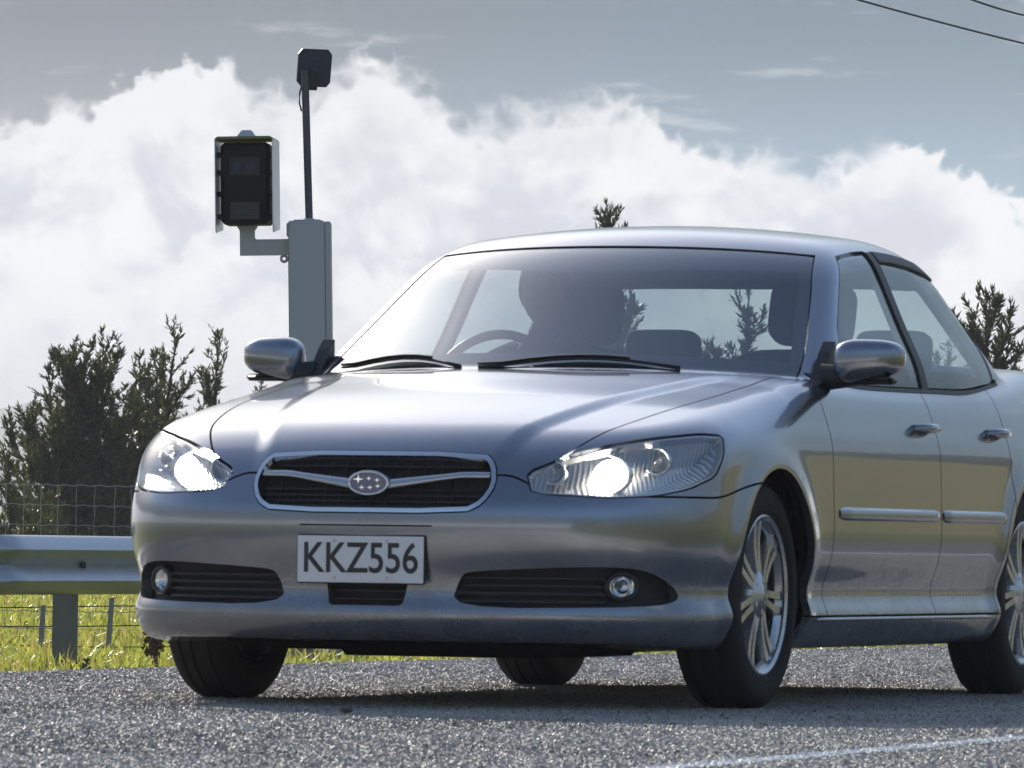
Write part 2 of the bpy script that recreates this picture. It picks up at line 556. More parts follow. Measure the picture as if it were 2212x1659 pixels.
grass_mat(); road_mats()
blade_mat('grass_blade', (.15, .20, .045), (.38, .39, .10), .55)
blade_mat('straw_blade', (.30, .26, .10), (.45, .40, .18), .35)
blade_mat('conifer_leaf', (.028, .042, .020), (.11, .12, .042), .34)
blade_mat('bush_leaf', (.035, .05, .018), (.10, .11, .035), .3)
pbr('bark', (.06, .047, .036), .9, var=.4, vscale=20, bump=(40, .6, .02))
pbr('hill_grass', (.26, .26, .20), .95, var=.35, vscale=.01, spec=.1)


def ground_z(x, y):
    s, t = to_road(x, y)
    z = road_z(t)
    n = .05 * np.sin(x * .7 + y * .31) * np.sin(y * .43 - x * .22) + .03 * np.sin(x * 1.9 + 1.0) * np.sin(y * 1.3 + .4)
    return z + n * np.clip((np.abs(t + 1.2) - 8.0) / 4.0, 0, 1)


# turf: one sheet that runs from behind the camera out to the horizon, dipping under the road
ax_ = lambda a: np.sign(a) * (np.abs(a) ** 1.0)
gs = np.unique(np.concatenate([np.linspace(-6000, -300, 14), np.linspace(-300, -40, 14), np.linspace(-40, 90, 131), np.linspace(90, 300, 22), np.linspace(300, 6000, 16)]))
gt = np.unique(np.concatenate([np.linspace(-6000, -300, 14), np.linspace(-300, -30, 14), np.linspace(-30, -9, 16), np.linspace(-9, 6, 61), np.linspace(6, 80, 75), np.linspace(80, 300, 16), np.linspace(300, 6000, 16)]))
Sg, Tg = np.meshgrid(gs, gt, indexing='ij')
Px = R0[0] + rdir[0] * Sg + rnor[0] * Tg; Py = R0[1] + rdir[1] * Sg + rnor[1] * Tg
Pz = ground_z(Px, Py)
Pz = np.where((Tg > -6.9) & (Tg < 3.5), Pz - .06, Pz)
nt = len(gt)
ii, jj = np.meshgrid(np.arange(len(gs) - 1), np.arange(nt - 1), indexing='ij')
q = (ii * nt + jj).ravel()
F = np.stack([q, q + 1, q + nt + 1, q + nt], 1)[:, ::-1]
g = mesh('ground', np.stack([Px.ravel(), Py.ravel(), Pz.ravel()], 1), F, M['turf'], smooth=True); tag(g, kind='structure')
# sealed carriageway with its crown
rs = np.unique(np.concatenate([np.linspace(-400, -40, 20), np.linspace(-40, 60, 101), np.linspace(60, 900, 30)]))
rt = np.array([-6.9, -6.6, -6.4, -5, -4, -3, -2, -1, -.5, -.25, 0, .25, .5, 1, 2, 3, 3.4, 3.6])
V = []
for s in rs:
    for t in rt:
        x, y = road_pt(s, t)
        z = float(road_z(t))
        if t in (-6.9, 3.6): z -= .12
        V.append((x, y, z))
n = len(rt)
F = [(i * n + k, i * n + n + k, i * n + n + k + 1, i * n + k + 1) for i in range(len(rs) - 1) for k in range(n - 1)]
o = mesh('road', V, F, M['bitumen'], smooth=True); tag(o, kind='structure')

# stone chips bedded in the seal: tiles of loose angular stones laid over the road
def chip_tile(seed):
    r = np.random.default_rng(seed)
    nside = 165                                # per metre
    k = nside * nside
    ij = np.stack(np.meshgrid(np.arange(nside), np.arange(nside)), -1).reshape(-1, 2)
    P = (ij + .5 + r.uniform(-.46, .46, (k, 2))) / nside - .5
    sz = r.uniform(.0027, .0047, k) * np.where(r.random(k) < .06, 1.35, 1)
    base = np.array([(x, y, z) for z in (-1, 1) for x, y in ((-1, -1), (1, -1), (1, 1), (-1, 1))], float)
    base[4:, :2] *= .72
    q = r.normal(size=(k, 4)) * np.array([1, .26, .26, 1.0]); q /= np.linalg.norm(q, axis=1, keepdims=True)
    w, x, y, z = q.T
    Rm = np.stack([1 - 2 * (y * y + z * z), 2 * (x * y - z * w), 2 * (x * z + y * w), 2 * (x * y + z * w), 1 - 2 * (x * x + z * z), 2 * (y * z - x * w),
                   2 * (x * z - y * w), 2 * (y * z + x * w), 1 - 2 * (x * x + y * y)], 1).reshape(-1, 3, 3)
    sc = sz[:, None, None] * r.uniform(.72, 1.2, (k, 1, 3)) * np.array([1, 1, .52])
    V = base[None] * sc + r.normal(0, .15, (k, 8, 3)) * sz[:, None, None]
    V = np.einsum('kij,kvj->kvi', Rm, V)
    V[:, :, :2] += P[:, None, :]
    V[:, :, 2] += r.uniform(-.001, .0022, (k, 1))
    F = np.array([(4, 5, 6, 7), (0, 1, 5, 4), (1, 2, 6, 5), (2, 3, 7, 6), (3, 0, 4, 7)])
    F = (F[None] + (np.arange(k) * 8)[:, None, None]).reshape(-1, 4)
    me = bpy.data.meshes.new('chip_tile')
    me.from_pydata(V.reshape(-1, 3).tolist(), [], F.tolist())
    me.materials.append(M['seal_chip'])
    o = bpy.data.objects.new('chip_tile', me)
    return o


def chips():
    col = bpy.data.collections.new('chip_tiles')     # source meshes only, never linked to the scene
    for i in range(3): col.objects.link(chip_tile(100 + i))
    V = []
    for s in np.arange(-19.5, 14.0, 1.0):
        for t in np.arange(-6.1, 1.5, 1.0):
            x, y = road_pt(s, t)
            if y < 9.5 or abs(x) > .0689 * y + 1.9: continue
            V.append((x, y, float(road_z(t))))
    me = bpy.data.meshes.new('road_chips'); me.from_pydata(V, [], []); me.materials.append(M['seal_chip'])
    o = link('road_chips', me)
    ng = bpy.data.node_groups.new('lay_chips', 'GeometryNodeTree')
    ng.interface.new_socket('Geometry', in_out='INPUT', socket_type='NodeSocketGeometry')
    ng.interface.new_socket('Geometry', in_out='OUTPUT', socket_type='NodeSocketGeometry')
    N_ = ng.nodes; L = ng.links
    gi = N_.new('NodeGroupInput'); go = N_.new('NodeGroupOutput')
    ci = N_.new('GeometryNodeCollectionInfo'); ci.inputs['Collection'].default_value = col
    ci.inputs['Separate Children'].default_value = True; ci.inputs['Reset Children'].default_value = True
    ip = N_.new('GeometryNodeInstanceOnPoints'); ip.inputs['Pick Instance'].default_value = True
    ri = N_.new('FunctionNodeRandomValue'); ri.data_type = 'INT'; ri.inputs[4].default_value = 0; ri.inputs[5].default_value = 2; ri.inputs['Seed'].default_value = 3
    rr = N_.new('FunctionNodeRandomValue'); rr.data_type = 'INT'; rr.inputs[4].default_value = 0; rr.inputs[5].default_value = 3; rr.inputs['Seed'].default_value = 9
    mu = N_.new('ShaderNodeMath'); mu.operation = 'MULTIPLY_ADD'; mu.inputs[1].default_value = math.pi / 2; mu.inputs[2].default_value = -RD
    cx = N_.new('ShaderNodeCombineXYZ')
    L.new(gi.outputs[0], ip.inputs['Points']); L.new(ci.outputs[0], ip.inputs['Instance'])
    L.new(ri.outputs[2], ip.inputs['Instance Index']); L.new(rr.outputs[2], mu.inputs[0]); L.new(mu.outputs[0], cx.inputs[2]); L.new(cx.outputs[0], ip.inputs['Rotation'])
    L.new(ip.outputs[0], go.inputs[0])
    md = o.modifiers.new('lay', 'NODES'); md.node_group = ng
    tag(o, 'grey stone chips bedded in the road seal', 'chips', kind='stuff')


chips()

# far hill on the left
V, F = [], []
nx_, ny_ = 90, 14
for i in range(nx_):
    a = math.radians(-16 + 26 * i / (nx_ - 1))
    for j in range(ny_):
        d = 2300 + 90 * j
        f = j / (ny_ - 1)
        az = math.degrees(a)
        top = 52 * (1 / (1 + math.exp((az + 1.2) * 1.1))) + 9 + 4 * math.sin(az * 1.7) + 2.0 * math.sin(az * 5.1 + 1)
        h = top * math.sin(min(1, f * 1.25) * math.pi / 2) - 2
        V.append((d * math.sin(a), d * math.cos(a), h if f < .9 else h * .8))
for i in range(nx_ - 1):
    for j in range(ny_ - 1):
        F.append((i * ny_ + j, (i + 1) * ny_ + j, (i + 1) * ny_ + j + 1, i * ny_ + j + 1))
o = mesh('hill', V, F, M['hill_grass'], smooth=True); tag(o, kind='structure')

# low wooded rise across the flats on the near side of the road
V, F = [], []
for i in range(80):
    a = math.radians(24 + 150 * i / 79)
    for j in range(6):
        d = 240 + 22 * j
        h = (19 + 2.5 * math.sin(i * .55) + 1.5 * math.sin(i * 1.7 + 1)) * math.sin(math.pi * j / 5) - .4
        V.append((d * math.sin(a), d * math.cos(a), h))
for i in range(79):
    for j in range(5): F.append((i * 6 + j, (i + 1) * 6 + j, (i + 1) * 6 + j + 1, i * 6 + j + 1))
pbr('wooded_green', (.035, .045, .02), .95, var=.5, vscale=.2, spec=.1)
o = mesh('wooded_hill', V, F, M['wooded_green'], smooth=True); tag(o, kind='structure')

# grassy slope below it
V, F = [], []
for i in range(70):
    a = math.radians(20 + 150 * i / 69)
    for j in range(8):
        d = 75 + 20 * j
        h = (13 + 1.5 * math.sin(i * .4)) * min(1, (i / 10) ** .8) * (1 - math.cos(math.pi * min(1, j / 6))) / 2 - .45
        V.append((d * math.sin(a), d * math.cos(a), h))
for i in range(69):
    for j in range(7): F.append((i * 8 + j, (i + 1) * 8 + j, (i + 1) * 8 + j + 1, i * 8 + j + 1))
pbr('slope_grass', (.19, .165, .065), .95, var=.3, vscale=.15, spec=.1)
o = mesh('hillside', V, F, M['slope_grass'], smooth=True); tag(o, kind='structure')

# grass: blades over the verge and paddock
def grass(name, n, box, hmin, hmax, mat, seed, label):
    r = np.random.default_rng(seed)
    x = r.uniform(box[0], box[1], n * 3); y = box[2] + (box[3] - box[2]) * r.random(n * 3) ** 1.35
    s, t = to_road(x, y)
    clump = np.sin(x * 2.1 + np.sin(y * .9) * 2) * np.sin(y * 1.1 + x * .6) + .6 * np.sin(x * 5.3 + y * 2.2)
    keep = (np.abs(x) < .0689 * y + 2.5) & ((t > 4.0) | (t < -8)) & (r.random(n * 3) < .5 + .32 * clump)
    x, y, clump = x[keep][:n], y[keep][:n], clump[keep][:n]
    n = len(x)
    z = ground_z(x, y) - .01
    h = r.uniform(hmin, hmax, n) * (1 + .45 * np.clip(clump, -.6, 1.2)); w = r.uniform(.004, .008, n) * (1 + .006 * y)
    th = r.uniform(0, 2 * np.pi, n); lean = r.uniform(.05, .75, n) * h; bend = r.uniform(0, 2 * np.pi, n)
    dx, dy = np.cos(th) * w, np.sin(th) * w
    bx, by = np.cos(bend) * lean, np.sin(bend) * lean
    V = np.stack([np.stack([x - dx, y - dy, z], 1), np.stack([x + dx, y + dy, z], 1), np.stack([x + dx * .8 + bx * .35, y + dy * .8 + by * .35, z + h * .62], 1),
                  np.stack([x - dx * .8 + bx * .35, y - dy * .8 + by * .35, z + h * .62], 1), np.stack([x + bx, y + by, z + h * (1 - .3 * (lean / h))], 1)], 1).reshape(-1, 3)
    k = np.arange(n) * 5
    F = np.concatenate([np.stack([k, k + 1, k + 2, k + 3], 1).tolist(), ]).tolist() + np.stack([k + 3, k + 2, k + 4], 1).tolist()
    o = mesh(name, V, F, M[mat])
    tag(o, label, 'grass', kind='stuff')


grass('paddock_grass', 150000, (-7, 9, 34, 100), .05, .14, 'grass_blade', 21, 'lush sunlit green grass of the paddock behind the guardrail')
grass('dry_grass', 16000, (-7, 9, 34, 90), .07, .19, 'straw_blade', 22, 'pale dry grass stalks among the green paddock')
# ================================================================== the car
# car axes: x forward from the front axle, y to its left, z up from the road
class Spl:
    def __init__(s, pts):
        p = np.array(sorted(pts), float)
        s.x, s.y = p[:, 0], p[:, 1]
        n = len(p); h = np.diff(s.x); d = np.diff(s.y) / h
        A = np.zeros((n, n)); r = np.zeros(n)
        A[0, 0] = 2; A[0, 1] = 1; r[0] = 3 * d[0]; A[-1, -1] = 2; A[-1, -2] = 1; r[-1] = 3 * d[-1]
        for i in range(1, n - 1):
            A[i, i - 1] = h[i]; A[i, i] = 2 * (h[i - 1] + h[i]); A[i, i + 1] = h[i - 1]
            r[i] = 3 * (h[i] * d[i - 1] + h[i - 1] * d[i])
        s.m = np.linalg.solve(A, r)

    def __call__(s, q):
        q = np.asarray(q, float)
        i = np.clip(np.searchsorted(s.x, q) - 1, 0, len(s.x) - 2)
        h = s.x[i + 1] - s.x[i]; t = (q - s.x[i]) / h
        tc = np.clip(t, 0, 1)
        y = (s.y[i] * (1 + 2 * tc) * (1 - tc) ** 2 + s.y[i + 1] * tc ** 2 * (3 - 2 * tc)
             + h * (s.m[i] * tc * (1 - tc) ** 2 - s.m[i + 1] * tc ** 2 * (1 - tc)))
        return y + np.where(t < 0, t * h * s.m[i], 0) + np.where(t > 1, (t - 1) * h * s.m[i + 1], 0)


def smax(a, b, k):
    h = np.maximum(k - np.abs(a - b), 0) / k
    return np.maximum(a, b) + h * h * k * 0.25


def smin(a, b, k):
    return -smax(-a, -b, k)


def sstep(x, a, b):
    t = np.clip((x - a) / (b - a), 0, 1)
    return t * t * (3 - 2 * t)


WB = -2.67                                   # rear axle
WR = 0.318                                   # wheel radius
W_prof = Spl([(.10, -.075), (.17, -.05), (.22, -.026), (.262, -.016), (.30, -.030), (.40, -.013), (.55, 0), (.68, -.004), (.76, -.012),
              (.80, -.024), (.86, -.044), (.92, -.072), (.98, -.11), (1.1, -.2)])
W_plan = Spl([(-3.8, .77), (-3.4, .812), (-2.9, .846), (-2.2, .862), (-1.2, .866), (-.2, .865), (.2, .862), (.5, .845), (.8, .805), (1.1, .76)])
F_prof = Spl([(.08, .80), (.16, .865), (.215, .905), (.262, .918), (.30, .905), (.36, .905), (.43, .922), (.50, .928), (.545, .922), (.60, .897),
              (.66, .872), (.70, .850), (.76, .80), (.9, .66)])
H_ctr = Spl([(1.1, .60), (.92, .672), (.85, .705), (.70, .762), (.5, .813), (.2, .869), (-.1, .911), (-.4, .950), (-.7, .962), (-1.2, .962), (-1.9, .975), (-2.4, .99),
             (-2.8, 1.015), (-3.1, 1.04), (-3.5, 1.04), (-3.8, 1.015)])
ridge_y = Spl([(1.0, .30), (.85, .335), (.5, .415), (0, .50), (-.45, .58)])
G_prof = Spl([(.85, .80), (.93, .788), (1.0, .768), (1.1, .722), (1.2, .678), (1.3, .632), (1.38, .588), (1.46, .535)])
WS_c = Spl([(.80, -.12), (.95, -.40), (1.05, -.59), (1.15, -.775), (1.25, -.955), (1.345, -1.13), (1.45, -1.33)])
RT_c = Spl([(-.8, 1.24), (-1.0, 1.318), (-1.13, 1.352), (-1.35, 1.386), (-1.7, 1.412), (-2.0, 1.410), (-2.3, 1.383), (-2.55, 1.335), (-2.9, 1.20)])
BL_c = Spl([(.85, -3.36), (1.03, -3.02), (1.15, -2.82), (1.25, -2.64), (1.37, -2.40), (1.45, -2.2)])


def fields(x, y, z):
    y = np.abs(y)
    r1 = np.sqrt(x * x + (z - WR) ** 2); r2 = np.sqrt((x - WB) ** 2 + (z - WR) ** 2)
    flare = 0.016 * (np.exp(-((r1 - .355) / .055) ** 2) + np.exp(-((r2 - .355) / .055) ** 2))
    side = y - (W_plan(x) + W_prof(z) + flare * sstep(z, .16, .3))
    drop = .074 * (y / .5) ** 2 + 1.0 * np.maximum(y - .52, 0) ** 2
    front = x - (F_prof(z) - drop)
    ry = ridge_y(x)
    top = z - (H_ctr(x) - .030 * (y / .7) ** 2 + .013 * (1 - sstep(y, ry - .034, ry + .030)) * sstep(x, -.55, -.3) - .013 * sstep(x, -.55, -.3))
    rear = (-3.715 + .14 * (y / .75) ** 2 + .25 * np.maximum(z - .95, 0) + .35 * np.maximum(.45 - z, 0)) - x
    bot = (.165 + .02 * sstep(x, .3, .8) + .12 * sstep(-x, 2.9, 3.7)) - z
    low = smax(side, front, .16)
    low = smax(low, top, .05 + .075 * sstep(x, -.7, .2))
    low = smax(low, rear, .16)
    low = smax(low, bot, .035)
    gs = (y - (G_prof(z) - .055 * sstep(-x, 2.0, 3.1) - .02 * sstep(x, -1.1, -.5))) / 1.1
    ws = (x - (WS_c(z) - .265 * (y / .7) ** 2)) / 2.0
    rt = z - (RT_c(x) - .042 * (y / .55) ** 2)
    bl = (BL_c(z) + .17 * (y / .6) ** 2 - x) / 1.95
    g = smax(gs, ws, .045)
    g = smax(g, bl, .10)
    g = smax(g, rt, .075)
    g = np.maximum(g, .885 - z)
    return low, g, gs, ws, rt, bl, side, front, top


def body_sdf(x, y, z):
    f = fields(x, y, z)
    return smin(f[0], f[1], .012)


def surface_net(res, level=0.0):
    xs = np.arange(-3.80, 1.02, res); ys = np.arange(-2.5 * res, .95, res); zs = np.arange(.10, 1.50, res)
    D = body_sdf(xs[:, None, None], ys[None, :, None], zs[None, None, :]) - level
    S = D < 0
    nx, ny, nz = S.shape
    c = sum(S[i:nx - 1 + i, j:ny - 1 + j, k:nz - 1 + k].astype(np.int8) for i in (0, 1) for j in (0, 1) for k in (0, 1))
    act = (c > 0) & (c < 8)
    idx = -np.ones(act.shape, int)
    ii, jj, kk = np.nonzero(act)
    idx[ii, jj, kk] = np.arange(len(ii))
    V = np.stack([xs[ii], ys[jj], zs[kk]], 1) + res / 2
    T = []
    for ax in range(3):
        a = [slice(None)] * 3; b_ = [slice(None)] * 3
        a[ax] = slice(0, -1); b_[ax] = slice(1, None)
        s0, s1 = S[tuple(a)], S[tuple(b_)]
        e = np.argwhere(s0 != s1)
        o1, o2 = (ax + 1) % 3, (ax + 2) % 3
        ok = (e[:, o1] > 0) & (e[:, o2] > 0) & (e[:, o1] < S.shape[o1] - 1) & (e[:, o2] < S.shape[o2] - 1)
        e = e[ok]
        def cell(d1, d2):
            q = e.copy(); q[:, o1] -= d1; q[:, o2] -= d2
            return idx[q[:, 0], q[:, 1], q[:, 2]]
        q = np.stack([cell(1, 1), cell(0, 1), cell(0, 0), cell(1, 0)], 1)
        inside0 = S[e[:, 0], e[:, 1], e[:, 2]]
        q = np.where(inside0[:, None], q, q[:, ::-1])
        T += [q[:, [0, 1, 2]], q[:, [0, 2, 3]]]
    T = np.concatenate(T)
    T = T[(T >= 0).all(1)]
    h = 1.5e-3
    for it in range(6):
        f0 = body_sdf(*V.T) - level
        G = np.stack([(body_sdf(*(V + np.eye(3)[a] * h).T) - body_sdf(*(V - np.eye(3)[a] * h).T)) / (2 * h) for a in range(3)], 1)
        st = f0 / np.maximum((G * G).sum(1), .05)
        V = V - G * np.clip(st, -res, res)[:, None] * .9
    N = G / np.linalg.norm(G, axis=1, keepdims=True)
    return clip(V, N, T, -V[:, 1])


def clip(V, N, T, g):
    """keep the part of a triangle mesh where g <= 0"""
    g = np.where(np.abs(g) < 1e-6, -1e-6, g)
    ins = g <= 0
    cnt = ins[T].sum(1)
    keep = [T[cnt == 3]]
    nv, nn, off = [], [], len(V)
    edges, recs = [], []
    for n_in in (1, 2):
        t = T[cnt == n_in]
        if not len(t): continue
        want = ins[t] if n_in == 1 else ~ins[t]
        k = want.argmax(1)
        t = np.stack([t[np.arange(len(t)), (k + j) % 3] for j in range(3)], 1)
        recs.append((n_in, t))
        edges += [t[:, [0, 1]], t[:, [0, 2]]]
    if edges:
        E = np.sort(np.concatenate(edges), 1)
        U, inv = np.unique(E, axis=0, return_inverse=True)
        inv = inv.ravel()
        ga, gb = g[U[:, 0]], g[U[:, 1]]
        w = (ga / (ga - gb))[:, None]
        nv = V[U[:, 0]] * (1 - w) + V[U[:, 1]] * w
        nn = N[U[:, 0]] * (1 - w) + N[U[:, 1]] * w
        nn /= np.linalg.norm(nn, axis=1, keepdims=True)
        p = 0
        for n_in, t in recs:
            a = inv[p:p + len(t)] + off; p += len(t)
            b_ = inv[p:p + len(t)] + off; p += len(t)
            if n_in == 1:
                keep.append(np.stack([t[:, 0], a, b_], 1))
            else:
                keep.append(np.stack([a, t[:, 1], t[:, 2]], 1)); keep.append(np.stack([a, t[:, 2], b_], 1))
        V = np.concatenate([V, nv]); N = np.concatenate([N, nn])
    T = np.concatenate(keep)
    u, inv = np.unique(T, return_inverse=True)
    return V[u], N[u], inv.reshape(-1, 3)


def mirror(V, N, T, join=True):
    V2 = V * [1, -1, 1]; N2 = N * [1, -1, 1]
    if not join: return V2, N2, T[:, ::-1]
    mid = np.abs(V[:, 1]) < 2e-5
    V = V.copy(); V[mid, 1] = 0
    mp = np.arange(len(V)) + len(V)
    mp[mid] = np.nonzero(mid)[0]
    V = np.concatenate([V, V2]); N = np.concatenate([N, N2]); T = np.concatenate([T, mp[T][:, ::-1]])
    u, inv = np.unique(T, return_inverse=True)
    return V[u], N[u], inv.reshape(-1, 3)


def border(T):
    E = np.concatenate([T[:, [0, 1]], T[:, [1, 2]], T[:, [2, 0]]])
    key = np.sort(E, 1)
    _, inv, cnt = np.unique(key, axis=0, return_inverse=True, return_counts=True)
    return E[cnt[inv.ravel()] == 1]


def panel(name, VNT, mat, parent, depth=.022, push=0.0, inner=True):
    """sheet with a turned-in edge"""
    V, N, T = VNT
    V = V + N * push
    if depth > 0:
        B = border(T)
        A0, A1 = V[B[:, 0]], V[B[:, 1]]
        I0, I1 = A0 - N[B[:, 0]] * depth, A1 - N[B[:, 1]] * depth
        fn = np.cross(A1 - A0, I0 - A0); L = np.linalg.norm(fn, axis=1, keepdims=True); fn = -fn / np.maximum(L, 1e-9)
        k, m = len(V), len(B)
        FV = np.concatenate([A0, A1, I1, I0]); FN = np.tile(fn, (4, 1))
        r = np.arange(m) + k
        FT = np.concatenate([np.stack([r + m, r, r + 2 * m], 1), np.stack([r, r + 3 * m, r + 2 * m], 1)])
        V = np.concatenate([V, FV]); N = np.concatenate([N, FN]); T = np.concatenate([T, FT])
    return mesh(name, V, T, mat, parent, normals=N)


def sd_poly(px, pz, poly, r=0.0):
    P = np.array(poly, float); n = len(P)
    d = np.full(px.shape, 1e9); s = np.ones(px.shape)
    for i in range(n):
        j = (i - 1) % n
        ex, ez = P[j] - P[i]
        wx, wz = px - P[i, 0], pz - P[i, 1]
        t = np.clip((wx * ex + wz * ez) / (ex * ex + ez * ez), 0, 1)
        d = np.minimum(d, (wx - ex * t) ** 2 + (wz - ez * t) ** 2)
        c1 = pz >= P[i, 1]; c2 = pz < P[j, 1]; c3 = ex * wz > ez * wx
        flip = (c1 & c2 & c3) | (~c1 & ~c2 & ~c3)
        s = np.where(flip, -s, s)
    return s * np.sqrt(d) - r


def shrink(poly, r):                          # moves a polygon in by r so that sd_poly(.., r) rounds it
    P = np.array(poly, float); n = len(P); out = []
    A = 0.5 * sum(P[i, 0] * P[(i + 1) % n, 1] - P[(i + 1) % n, 0] * P[i, 1] for i in range(n))
    sg = 1 if A > 0 else -1
    for i in range(n):
        a, b_, c_ = P[i - 1], P[i], P[(i + 1) % n]
        n1 = np.array([-(b_ - a)[1], (b_ - a)[0]]) * sg; n1 /= np.linalg.norm(n1)
        n2 = np.array([-(c_ - b_)[1], (c_ - b_)[0]]) * sg; n2 /= np.linalg.norm(n2)
        m_ = n1 + n2; m_ /= max(m_ @ n1, .35)
        if np.linalg.norm(m_) > 0: out.append(b_ + m_ * r / 1.0 if abs(np.linalg.norm(m_)) < 3 else b_ + n1 * r)
    return out


def round_poly(P, it=3, q=.22):                       # corner cutting
    P = [np.array(p, float) for p in P]
    for _ in range(it):
        Q = []
        for i in range(len(P)):
            a, b_ = P[i], P[(i + 1) % len(P)]
            Q += [a * (1 - q) + b_ * q, a * q + b_ * (1 - q)]
        P = Q
    return [tuple(p) for p in P]


GAP = .0030
LAMP = [(-.400, .585), (-.395, .640), (-.22, .690), (-.05, .719), (.12, .738), (.34, .753), (.465, .750), (.435, .695), (.37, .638), (.22, .602), (.06, .583), (-.13, .575)]
GRILLE = [(-.300, .692), (-.335, .660), (-.348, .605), (-.325, .555), (-.275, .528), (.275, .528), (.325, .555), (.348, .605), (.335, .660), (.300, .692)]
SIDE_IN = [(.262, .366), (.30, .376), (.62, .392), (.72, .385), (.765, .350), (.785, .302), (.73, .283), (.232, .275)]
MID_IN = [(-.118, .352), (.118, .352), (.105, .279), (-.105, .279)]
LAMP, GRILLE, SIDE_IN = round_poly(LAMP, 1, .14), round_poly(GRILLE, 1), round_poly(SIDE_IN, 2)
door_cut_f = -.545
door_cut_m = -1.635
hood_edge = Spl([(.95, .36), (.80, .475), (.70, .535), (.5, .598), (.2, .645), (-.2, .672), (-.5, .685), (-.8, .69)])


def lampf(V): return sd_poly(np.abs(V[:, 1]) - V[:, 0], V[:, 2], LAMP) + np.where(V[:, 0] < .05, 1, 0)
def grillef(V): return np.where(V[:, 0] > .4, sd_poly(V[:, 1], V[:, 2], GRILLE), 1)
def sidein(V): return np.where(V[:, 0] > .3, sd_poly(np.abs(V[:, 1]), V[:, 2], SIDE_IN), 1)
def midin(V): return np.where(V[:, 0] > .3, sd_poly(V[:, 1], V[:, 2], shrink(MID_IN, .012), .012), 1)
def archf(V, cx, r): return np.where(np.abs(V[:, 1]) > .45, np.hypot(V[:, 0] - cx, V[:, 2] - WR) - r, 1)
def bump_line(V): return .632 - .052 * sstep(np.abs(V[:, 1]), .36, .52) + .045 * sstep(-V[:, 0], -.50, -.15)


def VF(V):
    return fields(*V.T)


def glass_front(V, m=0.0):
    f = VF(V)
    return np.maximum.reduce([f[1] - f[0] + .003 + m, f[2] + .050 + m, f[4] + .026 + m, -(V[:, 0] + 1.6)])


FW = [(-.80, .90), (-1.01, 1.08), (-1.20, 1.205), (-1.37, 1.315), (-1.665, 1.372), (-1.665, .90)]
RW = [(-1.735, .90), (-1.735, 1.374), (-2.02, 1.362), (-2.28, 1.305), (-2.50, 1.185), (-2.60, 1.085), (-2.60, .95)]


def side_glass(V, poly, m=0.0):
    f = VF(V)
    return np.maximum.reduce([sd_poly(V[:, 0], V[:, 2], poly) + m, f[1] - f[0] + .012 + m, -(f[2] + .055), f[4] + .034 + m])


def glass_back(V, m=0.0):
    f = VF(V)
    return np.maximum.reduce([f[1] - f[0] + .02 + m, f[2] + .07 + m, f[4] + .05 + m, V[:, 0] + 2.3])


car = empty('car', (-.082, 20.77, 0.0), math.radians(-109.456))
tag(car, 'silver four-door saloon with lit headlamps driving along the road', 'car')
PAINT = M['silver_paint']

HALF = surface_net(.0105)
FULL = mirror(*HALF)


def cut(src, *fns):
    S = src
    for fn in fns:
        S = clip(*S, fn(S[0]))
    return S


ARCH_R = .349
def isg(V):
    f = VF(V)
    return f[1] - f[0]


#           # < 0 on the greenhouse
hood_line = lambda V: np.abs(V[:, 1]) - hood_edge(V[:, 0])
cowl_x = lambda V: -.405 - .265 * (V[:, 1] / .7) ** 2

# --- panels across the middle
hood = panel('hood', cut(FULL, lambda V: cowl_x(V) - V[:, 0], lambda V: hood_line(V) + GAP, lambda V: bump_line(V) + GAP - V[:, 2],
                         lambda V: GAP - grillef(V), lambda V: GAP - lampf(V), lambda V: -isg(V)), PAINT, car)
bumper = panel('front_bumper', cut(FULL, lambda V: V[:, 2] - bump_line(V) + GAP, lambda V: -(V[:, 0] - .02), lambda V: -archf(V, 0, ARCH_R),
                                   lambda V: GAP - grillef(V), lambda V: GAP - lampf(V), lambda V: -sidein(V), lambda V: -midin(V),
                                   lambda V: -np.maximum(np.maximum(np.abs(V[:, 2] - .4925) - .003, np.abs(V[:, 1]) - .19), .8 - V[:, 0])), PAINT, car, depth=.034)
panel('cowl', cut(FULL, lambda V: V[:, 0] - cowl_x(V) + 2 * GAP, lambda V: hood_line(V) + GAP - .03, lambda V: -isg(V), lambda V: -(V[:, 0] + .80), lambda V: .8 - V[:, 2]),
      M['black_plastic'], car, depth=.01, push=-.008)
roof = panel('roof', cut(FULL, isg, lambda V: .003 - glass_front(V), lambda V: .003 - glass_back(V),
                         lambda V: .002 - side_glass(V, FW, -.006), lambda V: .002 - side_glass(V, RW, -.006),
                         lambda V: np.minimum.reduce([isg(V) + .035, -(VF(V)[2] + .045), V[:, 0] + 1.0])), PAINT, car, depth=.03)
panel('windscreen', cut(FULL, glass_front), M['screen_glass'], car, depth=0, push=-.002)
panel('rear_window', cut(FULL, glass_back), M['side_glass'], car, depth=0, push=-.002)
# black edging printed round the screens
scr = clip(*FULL, glass_front(FULL[0]))
scr_b = clip(*scr, -(np.maximum(glass_front(scr[0], .028), VF(scr[0])[1] - VF(scr[0])[0] + .045)))
panel('windscreen_edge', scr_b, M['black_plastic'], car, depth=0, push=-.006)
tail = cut(FULL, lambda V: V[:, 0] + 2.43, lambda V: -isg(V), lambda V: -archf(V, WB, ARCH_R))
panel('boot_lid', cut(tail, lambda V: np.abs(V[:, 1]) - .60, lambda V: .72 - V[:, 2], lambda V: V[:, 0] + 2.9), PAINT, car)
panel('rear_bumper', cut(tail, lambda V: V[:, 2] - .62 + GAP, lambda V: V[:, 0] + 3.0), PAINT, car)

